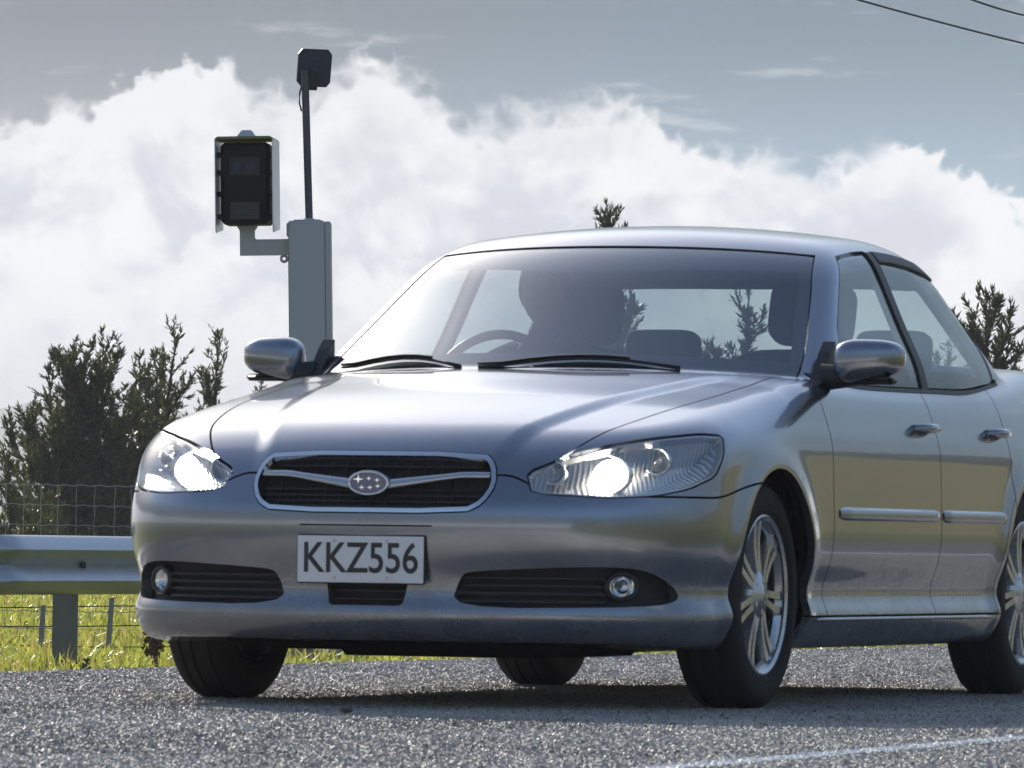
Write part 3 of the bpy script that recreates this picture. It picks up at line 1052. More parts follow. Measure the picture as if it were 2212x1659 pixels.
# --- pieces of each side
for sgn in (1, -1):
    src = HALF if sgn > 0 else mirror(*HALF, join=False)
    low = lambda V: -isg(V)
    fender = panel('front_wing', cut(src, low, lambda V: -(V[:, 0] - door_cut_f - GAP), lambda V: GAP - hood_line(V),
                                     lambda V: np.where(V[:, 0] > 0, bump_line(V) + GAP - V[:, 2], -1.0), lambda V: -archf(V, 0, ARCH_R), lambda V: GAP - lampf(V),
                                     lambda V: np.where(V[:, 0] < .15, .256 + GAP - V[:, 2], -1), lambda V: np.where(V[:, 0] > .15, .45 - V[:, 2], -1)), PAINT, car)
    fd = panel('front_door', cut(src, low, lambda V: V[:, 0] - door_cut_f + GAP, lambda V: door_cut_m + GAP - V[:, 0], lambda V: .256 + GAP - V[:, 2], lambda V: .5 - np.abs(V[:, 1])), PAINT, car)
    rd_cut = lambda V: -2.43 + GAP - V[:, 0]
    rd = panel('rear_door', cut(src, low, lambda V: V[:, 0] - door_cut_m + GAP, rd_cut, lambda V: .256 + GAP - V[:, 2], lambda V: .5 - np.abs(V[:, 1]),
                                lambda V: -archf(V, WB, ARCH_R + .03)), PAINT, car)
    panel('rear_wing', cut(src, low, lambda V: V[:, 0] + 2.43 + GAP,
                           lambda V: -archf(V, WB, ARCH_R), lambda V: np.where((V[:, 0] < -2.9), np.maximum(.602 - np.abs(V[:, 1]), -(V[:, 2] - .70)), -1),
                           lambda V: np.where(V[:, 0] < -3.0, .62 + GAP - V[:, 2], -1)), PAINT, car)
    ring = cut(src, low, lambda V: archf(V, WB, ARCH_R + .03 - GAP), lambda V: -archf(V, WB, ARCH_R), lambda V: -(V[:, 0] + 2.43 - GAP), lambda V: .256 - V[:, 2])
    if len(ring[2]): panel('arch_lip', ring, PAINT, car)
    panel('sill', cut(src, lambda V: V[:, 0] + .15, lambda V: -2.5 - V[:, 0], lambda V: V[:, 2] - .256 + GAP, lambda V: -archf(V, 0, ARCH_R), lambda V: -archf(V, WB, ARCH_R),
                      lambda V: .55 - np.abs(V[:, 1])), PAINT, car)
    # glass in the doors, black seals and pillar between
    panel('window_pane', cut(src, lambda V: side_glass(V, FW)), M['side_glass'], fd, depth=0, push=-.004)
    panel('window_pane', cut(src, lambda V: side_glass(V, RW)), M['side_glass'], rd, depth=0, push=-.004)
    bz = cut(src, isg, lambda V: -(VF(V)[2] + .055), lambda V: np.maximum(V[:, 0] + .68, -2.63 - V[:, 0]), lambda V: np.minimum(-.016 - isg(V), np.abs(V[:, 0] + 1.70) - .034),
             lambda V: .002 - side_glass(V, FW, -.002), lambda V: .002 - side_glass(V, RW, -.002), lambda V: VF(V)[4] + .03)
    panel('window_trim', bz, M['black_plastic'], car, depth=.01, push=.0025)
    # smoked visor strips above the side windows
    for poly, par, x0, x1 in ((RW, rd, -1.735, -2.42),):
        vis = cut(src, lambda V: side_glass(V, poly, -.004), lambda V: -(VF(V)[4] + .054), lambda V: np.maximum(V[:, 0] - x0, x1 - V[:, 0]))
        if len(vis[2]): panel('window_visor', vis, M['black_plastic'], par, depth=.008, push=.005)
    # headlamp
    lens = cut(src, lambda V: lampf(V) + .002)
    hl = panel('headlamp', lens, M['lamp_glass'], car, depth=0, push=-.001)
    V, N, T = lens
    bk = V - N * .075 * (1 - np.clip((lampf(V) + .03) / .03, 0, 1))[:, None] - N * .012
    panel('reflector', (bk, N, T), M['lamp_reflector'], hl, depth=0)
    panel('lamp_rim', cut(lens, lambda V: -(lampf(V) + .005)), M['satin_silver'], hl, depth=.03, push=-.004)
    ly, lx, lz = .585 * sgn, .672, .638

    def bowl(cx, cy, cz, r, dep, mat_bulb, rb, nm, wide=1.0):
        mb = MB()
        prof = [(r * t, -dep * (1 - t * t)) for t in np.linspace(.02, 1, 9)] + [(r * 1.12, 0), (r * 1.12, -.02)]
        mb.lathe(prof, lambda a, b_, d: (cx + d, cy + a * wide, cz + b_), 24)
        mb.build(nm, M['chrome'], hl, smooth=True)
        sb = MB()
        sb.lathe([(rb * math.sin(t), rb * math.cos(t) * .8 - dep * .25) for t in np.linspace(0.001, math.pi - .01, 9)], lambda a, b_, d: (cx + d, cy + a * wide, cz + b_), 20)
        sb.build('bulb', mat_bulb, hl, smooth=True)
    bowl(lx, ly, lz, .052, .05, M['lit_lamp'], .043, 'projector_bowl', 1.4)
    bowl(.765, .478 * sgn, .640, .030, .03, M['lamp_glass'], .012, 'beam_bowl')
    bowl(.575, .705 * sgn, .675, .034, .035, M['lamp_glass'], .014, 'indicator_bowl')
    # side moulding strips on the doors, drawn along the skin
    for par, x0, x1 in ((fd, -.60, -1.615), (rd, -1.655, -2.36)):
        xs = np.linspace(x0, x1, 24)
        pr = [(.527, 0), (.530, .009), (.536, .013), (.556, .0135), (.563, .009), (.566, 0)]
        Vv, Ff = [], []
        for i, x in enumerate(xs):
            k = min(1, min(i, len(xs) - 1 - i) / 1.5 + .25)
            for z, o in pr:
                yy = W_plan(x) + W_prof(z) + o * k
                Vv.append((x, float(yy) * sgn, .5465 + (z - .5465) * (.55 + .45 * k)))
        n = len(pr)
        for i in range(len(xs) - 1):
            for k in range(n - 1):
                q = (i * n + k, i * n + k + 1, (i + 1) * n + k + 1, (i + 1) * n + k)
                Ff.append(q if sgn < 0 else q[::-1])
        mesh('side_moulding', Vv, Ff, PAINT, par, smooth=True, angle=40)
    # door handles
    for par, x in ((fd, -1.50), (rd, -2.30)):
        mb = MB()
        yb = float(W_plan(x) + W_prof(.80)) * sgn
        mb.tube([(x + .09, yb - .006 * sgn, .802), (x + .075, yb + .022 * sgn, .803), (x, yb + .030 * sgn, .805), (x - .075, yb + .022 * sgn, .807), (x - .09, yb - .006 * sgn, .808)], [.012, .014, .015, .014, .012], 10)
        mb.build('door_handle', PAINT, par, smooth=True)
    # bright strip on the sill
    xs = np.linspace(-.43, -2.28, 20)
    mb = MB(); mb.tube([(x, float(W_plan(x) + W_prof(.252) + .004) * sgn, .2475) for x in xs], .006, 8)
    mb.build('sill_strip', M['satin_silver'], car, smooth=True)
    # door mirror
    mir = MB()
    nu, nv = 28, 18
    Vv, Ff = [], []
    for i in range(nv + 1):
        ph = -math.pi / 2 + math.pi * i / nv
        for j in range(nu):
            th = 2 * math.pi * j / nu
            sp = lambda v, e: math.copysign(abs(v) ** e, v)
            cx = sp(math.cos(ph), .6) * sp(math.cos(th), .75); cy = sp(math.cos(ph), .6) * sp(math.sin(th), .6); cz = sp(math.sin(ph), .7)
            x = -.735 + cx * (.075 if cx > 0 else .045); y = (.908 + cy * .098) * sgn; z = .985 + cz * (.060 - .010 * cy) + .008 * cy
            Vv.append((x - .02 * cy, y, z))
    for i in range(nv):
        for j in range(nu):
            q = (i * nu + j, i * nu + (j + 1) % nu, (i + 1) * nu + (j + 1) % nu, (i + 1) * nu + j)
            Ff.append(q if sgn > 0 else q[::-1])
    mr = mesh('door_mirror', Vv, Ff, PAINT, car, smooth=True)
    mb = MB(); mb.tube([(-.70, .775 * sgn, .935), (-.715, .84 * sgn, .938), (-.73, .90 * sgn, .942)], [.040, .032, .024], 12)
    mb.box((-.76, min(.835 * sgn, .985 * sgn), .916), (-.69, max(.835 * sgn, .985 * sgn), .936), .009)
    mb.build('mirror_arm', M['black_plastic'], mr, smooth=True)
    mb = MB(); mb.prism([(-.66, .915), (-.80, .925), (-.80, 1.04), (-.76, 1.01)] if sgn < 0 else [(-.76, 1.01), (-.80, 1.04), (-.80, .925), (-.66, .915)], lambda a, b_, d: (a, d, b_), .748 * sgn, .785 * sgn)
    mb.build('mirror_base', M['black_plastic'], mr)
    mb = MB(); mb.prism([(.835, .945), (.985, .955), (.985, 1.022), (.835, 1.02)], lambda a, b_, d: (d, a * sgn, b_), -.783, -.786)
    mb.build('mirror_glass', M['chrome'], mr)
    # tail lamp
    tl = cut(src, lambda V: sd_poly(np.abs(V[:, 1]) + V[:, 0] * .6, V[:, 2], [(-1.75, .80), (-1.25, .79), (-1.05, .86), (-1.2, .93), (-1.72, .93)]) , lambda V: V[:, 0] + 3.35)
    if len(tl[2]): panel('tail_lamp', tl, M['red_lens'], car, depth=.005, push=.006)
    # wheel-arch liners
    for cx in (0, WB):
        mb = MB(); Vv, Ff = [], []
        n = 28
        for i in range(n + 1):
            a = math.radians(-20 + 220 * i / n)
            for y in (.52, .80):
                Vv.append((cx + .362 * math.cos(a), y * sgn, WR + .362 * math.sin(a)))
        k = len(Vv); Vv.append((cx, .52 * sgn, WR))
        for i in range(n):
            Ff += [(2 * i, 2 * i + 1, 2 * i + 3, 2 * i + 2), (2 * i, 2 * i + 2, k)]
        mesh('arch_liner', Vv, Ff, M['black_inner'], car)

# --- openings in the nose
inner = surface_net(.022, -.045)
inner = mirror(*inner)
inner = cut(inner, lambda V: -archf(V, 0, .357), lambda V: -archf(V, WB, .357), lambda V: .01 - lampf(V),
            lambda V: -glass_front(V, -.05), lambda V: -glass_back(V, -.03), lambda V: -side_glass(V, FW, -.07) , lambda V: -side_glass(V, RW, -.07),
            lambda V: np.minimum.reduce([V[:, 2] - 1.0, np.abs(V[:, 1]) - .45, V[:, 0] + 2.45, 1.30 - V[:, 2], np.abs(V[:, 0] + 1.70) - .06]))
panel('inner_shell', inner, M['cabin_trim'], car, depth=0)


def nose_x(y, z):
    """x of the nose skin straight ahead, for arrays of y and z"""
    y, z = np.atleast_1d(np.asarray(y, float)), np.atleast_1d(np.asarray(z, float))
    lo, hi = np.full(y.shape, .2), np.full(y.shape, 1.0)
    for _ in range(18):
        x = (lo + hi) / 2
        ins = body_sdf(x, y, z) < 0
        lo = np.where(ins, x, lo); hi = np.where(ins, hi, x)
    return (lo + hi) / 2


def on_nose(y, z, off=0.0):
    return (float(nose_x(y, z)[0]) + off, y, z)


def nose_strip(path, wid, off, thick):
    """ribbon that follows the nose skin; path of (y, z), wid half-heights"""
    mb = MB(); n = len(path); V, F = [], []
    Y = np.array([p[0] for p in path]); Z = np.array([p[1] for p in path]); W_ = np.zeros(n) + wid
    XA = nose_x(Y, Z + W_) + off; XB = nose_x(Y, Z - W_) + off; XM = nose_x(Y, Z) + off
    for i in range(n):
        y, z, w = Y[i], Z[i], W_[i]
        V += [(XA[i] - thick, y, z + w), (XA[i], y, z + w), (XM[i] + w * .25, y, z), (XB[i], y, z - w), (XB[i] - thick, y, z - w)]
    for i in range(n - 1):
        for k in range(4):
            F.append((i * 5 + k, i * 5 + k + 1, i * 5 + 5 + k + 1, i * 5 + 5 + k))
    mb.add(V, F)
    return mb


gr = panel('grille', clip(*FULL, grillef(FULL[0]) - .002), M['black_inner'], car, depth=0, push=-.055)
ring = cut(FULL, lambda V: grillef(V) + .0005, lambda V: -(grillef(V) + .012))
panel('grille_frame', ring, M['chrome'], gr, depth=.05, push=.003)
ys = np.linspace(-.325, .325, 41)
wing = nose_strip([(y, .632 - .034 * max(0, 1 - (abs(y) / .25)) ** 1.0 if abs(y) < .25 else .632) for y in ys], [.008 + .006 * max(0, 1 - abs(y) / .2) for y in ys], -.004, .03)
wing.build('grille_wing', M['satin_silver'], gr, smooth=True)
for z in (.668, .652, .590, .574, .558, .545):
    w = .29 if z > .6 else (.315 if z > .57 else .285)
    nose_strip([(y, z) for y in np.linspace(-w, w, 25)], .0022, -.03, .02).build('grille_bar', M['black_plastic'], gr)
for y in np.linspace(-.27, .27, 13):
    nose = [on_nose(y, z, -.036) for z in (.540, .60, .66, .682)]
    MB().tube(nose, .0025, 4).build('grille_bar', M['black_plastic'], gr)
# oval badge with stars
em = empty('emblem', on_nose(0, .607, .004), 0, gr)
mb = MB(); n = 32
Vv = [(0.006, .052 * math.cos(t), .027 * math.sin(t)) for t in np.linspace(0, 2 * math.pi, n, endpoint=False)]
Vv += [(-.02, y * 1.12, z * 1.18) for _, y, z in Vv]
mb.add(Vv, [tuple(range(n))] + [(i, n + i, n + (i + 1) % n, (i + 1) % n) for i in range(n)])
mb.build('badge_field', M['emblem_blue'], em)
MB().tube([(.006, .055 * math.cos(t), .030 * math.sin(t)) for t in np.linspace(0, 2 * math.pi, 41)], .0042, 8, cap=False).build('badge_rim', M['chrome'], em, smooth=True)
for (sy, sz, r) in ((-.028, .010, .013), (.002, .012, .007), (.026, .008, .007), (.028, -.008, .007), (.006, -.012, .007), (-.018, -.012, .007)):
    st = []
    for k in range(8):
        rr = r if k % 2 == 0 else r * .28
        st.append((sy + rr * math.cos(k * math.pi / 4) * (1.25 if k % 4 == 0 else 1), sz + rr * math.sin(k * math.pi / 4)))
    MB().prism(st, lambda a, b_, d: (d, a, b_), .006, .0095).build('badge_star', M['chrome'], em)
# lower intakes
for sgn in (1, -1, 0):
    if sgn == 0:
        reg = clip(*FULL, midin(FULL[0]) - .002)
    else:
        src = HALF if sgn > 0 else mirror(*HALF, join=False)
        reg = clip(*src, sidein(src[0]) - .002)
    it = panel('air_intake', reg, M['black_inner'], car, depth=0, push=-.06)
    y0, y1 = (.245, .76) if sgn else (-.112, .112)
    for z in ((.296, .316, .336, .356) if sgn else (.298, .320, .340)):
        ya, yb = (y0 + (.0 if z < .33 else .02), y1 - .135) if sgn else (y0, y1)
        p = [(y * (sgn or 1), z) for y in np.linspace(ya, yb, 20)]
        if sgn < 0: p = p[::-1]
        nose_strip(p, .0035, -.024, .03).build('intake_slat', M['black_plastic'], it)
    if sgn:
        c = np.array(on_nose(.665 * sgn, .338, -.018)); nrm = Vector((.80, .60 * sgn, 0)).normalized(); tn = Vector((-nrm.y, nrm.x, 0))
        fg = MB()
        fg.lathe([(.0001, -.03), (.015, -.026), (.026, -.014), (.033, -.002), (.036, -.004)], lambda a, b_, d: tuple(Vector(c) + tn * a + Vector((0, 0, b_)) + nrm * d), 28)
        fl_ = fg.build('fog_lamp', M['chrome'], it, smooth=True)
        fg = MB(); fg.lathe([(.034, -.006), (.037, .002), (.048, .003), (.052, -.006), (.052, -.03)], lambda a, b_, d: tuple(Vector(c) + tn * a + Vector((0, 0, b_ * .8)) + nrm * d), 28)
        fg.build('fog_bezel', M['black_plastic'], fl_, smooth=True)
        fg = MB(); fg.lathe([(.0001, .006), (.02, .004), (.034, -.002)], lambda a, b_, d: tuple(Vector(c) + tn * a + Vector((0, 0, b_)) + nrm * d), 24)
        fg.build('fog_lens', M['lamp_glass'], fl_, smooth=True)
# number plate
pz = .402
px = on_nose(0, pz, 0)[0] + .016
pl = empty('number_plate', (px, -.008, pz), 0, car)
MB().box((-.010, -.183, -.066), (-.002, .183, .066), .003).build('plate_holder', M['black_plastic'], pl)
mb = MB().box((-.002, -.180, -.0625), (.0, .180, .0625), .001).build('plate', M['plate_white'], pl)
cu = bpy.data.curves.new('plate_text', 'FONT'); cu.body = 'KKZ556'; cu.align_x = 'CENTER'; cu.align_y = 'CENTER'; cu.size = .112; cu.extrude = .0006; cu.offset = .0012; cu.space_character = 1.0
to = bpy.data.objects.new('plate_text', cu); C.objects.link(to)
dg = bpy.context.evaluated_depsgraph_get()
tm = bpy.data.meshes.new_from_object(to.evaluated_get(dg)); bpy.data.objects.remove(to)
xs_ = [v.co.x for v in tm.vertices]; k = .325 / (max(xs_) - min(xs_))
for v in tm.vertices:
    x, y, z = v.co
    v.co = (z + .0010, x * k, y * 1.02)
tm.materials.clear(); tm.materials.append(M['plate_black'])
link('plate_characters', tm, pl)
for y in (-.075, .075):
    for z in (-.050, .050):
        MB().lathe([(.0001, .003), (.0045, .0025), (.005, 0)], lambda a, b_, d: (d, y + a, z + b_), 10).build('plate_screw', M['satin_silver'], pl)
# undertray under the engine, engine-bay and floor blocks
mb = MB(); mb.box((-.30, -.52, .155), (.62, .52, .20), .03); mb.build('undertray', M['black_inner'], car)
mb = MB(); mb.box((-.55, -.30, .135), (.35, .30, .19), .04); mb.build('sump_guard', M['black_inner'], car)
mb = MB(); mb.box((-3.3, -.50, .19), (-.35, .50, .26), .03); mb.build('floor_pan', M['black_inner'], car)
mb = MB(); mb.box((-3.25, -.36, .175), (-2.95, .36, .30), .06); mb.build('silencer', M['black_inner'], car)
for cx in (0, WB):
    MB().tube([(cx, -.72, WR - .02), (cx, -.2, WR - .03), (cx, .2, WR - .03), (cx, .72, WR - .02)], .03, 8).build('axle', M['black_inner'], car)

# --- wheels
TW = .205
NT_ = 72


def make_wheel(sgn):
    w = empty('wheel', (0, 0, 0), 0, car)
    ax = lambda a, b_, d: (a, d * sgn * .90, b_)
    half = [(.216, .085), (.228, .098), (.258, .1045), (.284, .101), (.300, .092), (.3105, .078), (.3155, .062), (.3165, .053), (.3105, .051), (.3105, .044), (.3172, .042), (.3182, .015), (.3115, .013), (.3115, 0)]
    prof = [(r, -d) for r, d in half] + [(r, d) for r, d in half[::-1][1:]]
    mb = MB(); mb.lathe(prof, ax, NT_)
    t = mb.build('tyre', M['rubber'], w, angle=50)
    # sidewall ring
    MB().lathe([(.236, .1015), (.2385, .1035), (.241, .1025)], ax, NT_).build('sidewall_band', M['rubber'], t, smooth=True)
    # barrel and lip of the rim
    mb = MB(); mb.lathe([(.205, -.09), (.205, .02), (.195, .06), (.208, .082), (.221, .088), (.223, .092), (.217, .0945), (.206, .088)], ax, NT_)
    rim = mb.build('rim', M['alloy'], w, angle=45)
    for k in range(7):
        th = 2 * math.pi * k / 7 + .22
        for dth in (-.085, .085):
            c, s_ = math.cos(th), math.sin(th)
            mb = MB(); secs = []
            for r, half, d, tk in ((.05, .014, .082, .03), (.10, .013, .076, .03), (.15, .0125, .074, .028), (.195, .014, .078, .028), (.209, .017, .082, .03)):
                off = math.tan(dth) * r * .9 + math.copysign(.006, dth)
                secs.append([(r * c - (off + q) * s_, r * s_ + (off + q) * c, dd) for q, dd in ((-half, d - tk), (-half * .75, d), (half * .75, d), (half, d - tk))])
            V = [ax(*p) for sct in secs for p in sct]; F = []
            for i in range(len(secs) - 1):
                for j in range(4):
                    F.append((i * 4 + j, i * 4 + (j + 1) % 4, i * 4 + 4 + (j + 1) % 4, i * 4 + 4 + j))
            mb.add(V, F); mb.build('spoke', M['alloy'], rim, angle=30)
    mb = MB(); mb.lathe([(.0001, .092), (.026, .091), (.031, .086), (.062, .083), (.070, .07), (.070, .04)], ax, 28); mb.build('hub', M['alloy'], rim, smooth=True)
    for k in range(5):
        th = 2 * math.pi * k / 5
        mb = MB(); mb.lathe([(.0001, .086), (.008, .085), (.009, .07)], lambda a, b_, d: ax(a + .047 * math.cos(th), b_ + .047 * math.sin(th), d), 8); mb.build('wheel_nut', M['chrome'], rim)
    mb = MB(); mb.lathe([(.0001, .03), (.148, .03), (.148, .008), (.0001, .008)], ax, 40); mb.build('brake_disc', M['disc_steel'], w, angle=40)
    mb = MB(); mb.box((-.16, min(-.02 * sgn, .045 * sgn), -.07), (-.09, max(-.02 * sgn, .045 * sgn), .08), .015); mb.build('brake_caliper', M['black_plastic'], w)
    mb = MB(); mb.lathe([(.0001, -.08), (.205, -.08)], ax, 40); mb.build('back_plate', M['black_inner'], w)
    return w


def copy_tree(o, parent=None):
    c = o.copy(); C.objects.link(c); c.parent = parent
    for ch in o.children:
        copy_tree(ch, c)
    return c


for sgn in (1, -1):
    wf = make_wheel(sgn)
    wf.location = (0, .748 * sgn, WR - .001); wf.rotation_euler = (0, .55, 0)
    wr = copy_tree(wf, car)
    wr.location = (WB, .748 * sgn, WR - .001); wr.rotation_euler = (0, 1.3, 0)

# --- cabin
dash = MB(); prof = [(-.62, .60), (-.55, .90), (-.70, .958), (-.92, .972), (-1.02, .955), (-1.06, .90), (-1.03, .75), (-.98, .60)]
n = len(prof)
V, F = [], []
for i, y in enumerate(np.linspace(-.70, .70, 15)):
    for x, z in prof:
        V.append((x - .10 * (abs(y) / .7) ** 2 * (x > -.9), y, z + (.035 * math.exp(-((y + .37) / .17) ** 2) if x < -.85 and z > .9 else 0)))
for i in range(14):
    for k in range(n):
        F.append((i * n + k, i * n + (k + 1) % n, (i + 1) * n + (k + 1) % n, (i + 1) * n + k))
F += [tuple(range(n)), tuple(14 * n + k for k in range(n))[::-1]]
dash.add(V, F).build('dashboard', M['cabin_trim'], car, angle=35)
MB().box((-.60, -.72, .22), (-.54, .72, .90)).build('firewall', M['black_inner'], car)
sw = empty('steering_wheel', (-1.12, -.37, .900), 0, car); sw.rotation_euler = (0, math.radians(-24), 0)
MB().tube([(0, .185 * math.cos(t), .185 * math.sin(t)) for t in np.linspace(0, 2 * math.pi, 37)], .015, 8, cap=False).build('rim_ring', M['black_plastic'], sw, smooth=True)
for a in (0, math.pi, -math.pi / 2):
    MB().tube([(.0, .03 * math.cos(a), .03 * math.sin(a)), (0, .18 * math.cos(a), .18 * math.sin(a))], [.02, .013], 6).build('wheel_spoke', M['black_plastic'], sw, smooth=True)
MB().lathe([(.0001, -.03), (.055, -.028), (.065, -.01), (.05, .05)], lambda a, b_, d: (d, a, b_), 20).build('boss', M['black_plastic'], sw, smooth=True)


def cushion(nm, lo, hi, parent, e=.38, nu=28, nv=18):
    """plump upholstered block"""
    lo, hi = np.array(lo), np.array(hi); c, h = (lo + hi) / 2, (hi - lo) / 2
    sp = lambda v: math.copysign(abs(v) ** e, v)
    V, F = [], []
    for i in range(nv + 1):
        ph = -math.pi / 2 + math.pi * i / nv
        for j in range(nu):
            th = 2 * math.pi * (j + .5) / nu
            V.append((c[0] + h[0] * sp(math.cos(ph)) * sp(math.cos(th)), c[1] + h[1] * sp(math.cos(ph)) * sp(math.sin(th)), c[2] + h[2] * sp(math.sin(ph))))
    for i in range(nv):
        for j in range(nu): F.append((i * nu + j, i * nu + (j + 1) % nu, (i + 1) * nu + (j + 1) % nu, (i + 1) * nu + j))
    return mesh(nm, V, F, M['seat_cloth'], parent, smooth=True)


def seat(x, y, front=True):
    s = empty('seat', (x, y, 0), 0, car)
    def pad(nm, lo, hi, rot, at, rnd):
        o = cushion(nm, lo, hi, s)
        o.location = at; o.rotation_euler = (0, rot, 0)
        return o
    pad('cushion', (-.25, -.25, -.08), (.25, .25, .08), -.12, (.05, 0, .46), .05)
    pad('backrest', (-.07, -.25, 0), (.07, .25, .64), -.38, (-.22, 0, .44), .06)
    pad('headrest', (-.055, -.13, 0), (.055, .13, .19), -.30, (-.47, 0, 1.065), .05)
    return s


seat(-1.42, -.37); seat(-1.42, .37)
mb = MB(); mb.box((-2.52, -.64, .38), (-2.0, .64, .56), .05); mb.build('rear_cushion', M['seat_cloth'], car)
o = MB().box((-.08, -.64, 0), (.08, .64, .56), .05).build('rear_backrest', M['seat_cloth'], car); o.location = (-2.50, 0, .46); o.rotation_euler = (0, -.38, 0)
for y in (-.38, .38):
    o = cushion('rear_headrest', (-.045, -.12, 0), (.045, .12, .13), car); o.location = (-2.74, y, 1.0); o.rotation_euler = (0, -.2, 0)
MB().box((-3.05, -.60, .985), (-2.68, .60, 1.0), .004).build('parcel_shelf', M['cabin_trim'], car)
# looking-glass behind the screen, sun visors
mm = MB().box((-.012, -.11, -.03), (.012, .11, .03), .012).build('rear_view_mirror', M['black_plastic'], car, angle=40); mm.location = (-1.06, .0, 1.245); mm.rotation_euler = (0, .1, -.15)
for y in (-.29, .29):
    v = MB().box((-.10, -.20, -.008), (.10, .20, .008), .006).build('sun_visor', M['headliner_cloth'], car); v.location = (-1.33, y, 1.29); v.rotation_euler = (0, .05, 0)
# wipers lying along the foot of the windscreen
for (y0, y1) in ((.42, -.16), (-.22, -.66)):
    pts = []
    for t in np.linspace(0, 1, 9):
        y = y0 + (y1 - y0) * t
        z = .958 + .026 * math.sin(math.pi * min(1, t * 1.1)) - .004
        x = float(WS_c(z) - .265 * (y / .7) ** 2) + .014
        pts.append((x, y, z))
    wp = MB().tube(pts, [.007] + [.005] * 7 + [.004], 6).build('wiper', M['black_plastic'], car, smooth=True)
    pts2 = [(p[0] + .003, p[1], p[2] + .008) for p in pts[2:]]
    MB().tube(pts2, .004, 5).build('wiper_blade', M['rubber'], wp)
# ================================================================== guardrail
rail_bear = math.radians(20.5)
rd2 = np.array([math.sin(rail_bear), math.cos(rail_bear)]); rn2 = np.array([-math.cos(rail_bear), math.sin(rail_bear)])
RP0 = np.array([-2.285, 38.6])
gr_ = empty('guardrail', (RP0[0], RP0[1], -.28), 0)
tag(gr_, 'galvanised W-beam guardrail on steel posts along the far road edge', 'guardrail')
gr_.rotation_euler = (0, 0, math.pi / 2 - rail_bear)      # local x runs along the rail, local -y faces the road
wprof = [(.02, .300), (-.012, .306), (-.030, .292), (-.062, .252), (-.075, .232), (-.062, .212), (-.020, .170), (.0, .152), (-.020, .134), (-.062, .092), (-.075, .072), (-.062, .052), (-.030, .014), (-.012, .0), (.02, .006)]
for k, (s0, s1) in enumerate(((-9.0, -.95 + .0), (-1.15, 2.9), (2.75, 6.9), (6.75, 11.0), (10.85, 15.0), (14.85, 32.0))):
    V, F = [], []
    ss = np.linspace(s0, s1, 9); n = len(wprof)
    for s in ss:
        for (a, z) in wprof: V.append((s, a - .003 * (k % 2), .43 + z))
    for i in range(len(ss) - 1):
        for j in range(n - 1): F.append((i * n + j, i * n + j + 1, (i + 1) * n + j + 1, (i + 1) * n + j))
    o = mesh('beam', V, F, M['galvanised'], gr_, angle=60)
    md = o.modifiers.new('t', 'SOLIDIFY'); md.thickness = .003
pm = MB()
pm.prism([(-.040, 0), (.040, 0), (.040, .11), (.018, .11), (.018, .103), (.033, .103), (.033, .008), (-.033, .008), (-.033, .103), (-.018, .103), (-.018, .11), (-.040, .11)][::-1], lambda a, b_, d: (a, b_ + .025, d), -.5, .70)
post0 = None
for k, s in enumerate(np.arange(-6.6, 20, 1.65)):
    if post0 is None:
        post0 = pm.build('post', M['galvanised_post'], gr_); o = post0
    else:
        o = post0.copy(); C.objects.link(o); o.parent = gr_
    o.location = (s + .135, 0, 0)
bolt0 = None
for s in np.arange(-6.6, 20, 1.65):
    for ds, dz in ((0.0, .582), (.075, .53)):
        if bolt0 is None:
            bolt0 = MB().lathe([(.0001, -.030), (.014, -.028), (.019, -.014), (.019, .0)], lambda a, b_, d: (a, d, b_), 10).build('bolt', M['rust_bolt'], gr_, smooth=True); o = bolt0
        else:
            o = bolt0.copy(); C.objects.link(o); o.parent = gr_
        o.location = (s + ds + .135, -.003 if dz > .55 else -.016, dz)

# ================================================================== paddock fence
FY = 50.0
fence = empty('wire_fence', (0, FY, -.30)); tag(fence, 'tall farm netting fence of square wires behind the guardrail', 'fence')
fence.rotation_euler = (0, 0, math.radians(4))
fz = [z * .88 for z in (.02, .15, .29, .44, .60, .765, .93, 1.09, 1.25)]
x0, x1 = -6.2, 9.0
for i, z in enumerate(fz):
    P = [(x, .004 * math.sin(x * 60 + i), z + .004 * math.sin(x * 52.4 + i) + .008 * math.sin(x * 1.3 + i)) for x in np.arange(x0, x1, .03)]
    MB().tube(P, .0028 if i not in (0, 8) else .0034, 4).build('line_wire', M['fence_wire'], fence)
st0 = None
k = 0
for x in np.arange(x0 + .05, x1, .120):
    if st0 is None:
        st0 = MB().tube([(.004 * math.sin(z * 40), 0, z) for z in np.linspace(.018, 1.10, 26)], .0024, 4).build('stay_wire', M['fence_wire'], fence); o = st0
    else:
        o = st0.copy(); C.objects.link(o); o.parent = fence
    o.location = (x + random.uniform(-.008, .008), 0, 0); o.rotation_euler = (0, random.uniform(-.008, .008), random.uniform(0, 6))
for x in (-5.7, -2.30, 1.4, 4.9, 8.4):
    mb = MB(); mb.tube([(x, .11, -.5), (x + .005, .11, .4), (x, .11, 1.0), (x + .004, .11, 1.02 if x < 0 else 1.32)], [.085, .082, .08, .078], 12)
    mb.build('post', M['old_timber'], fence, smooth=True)
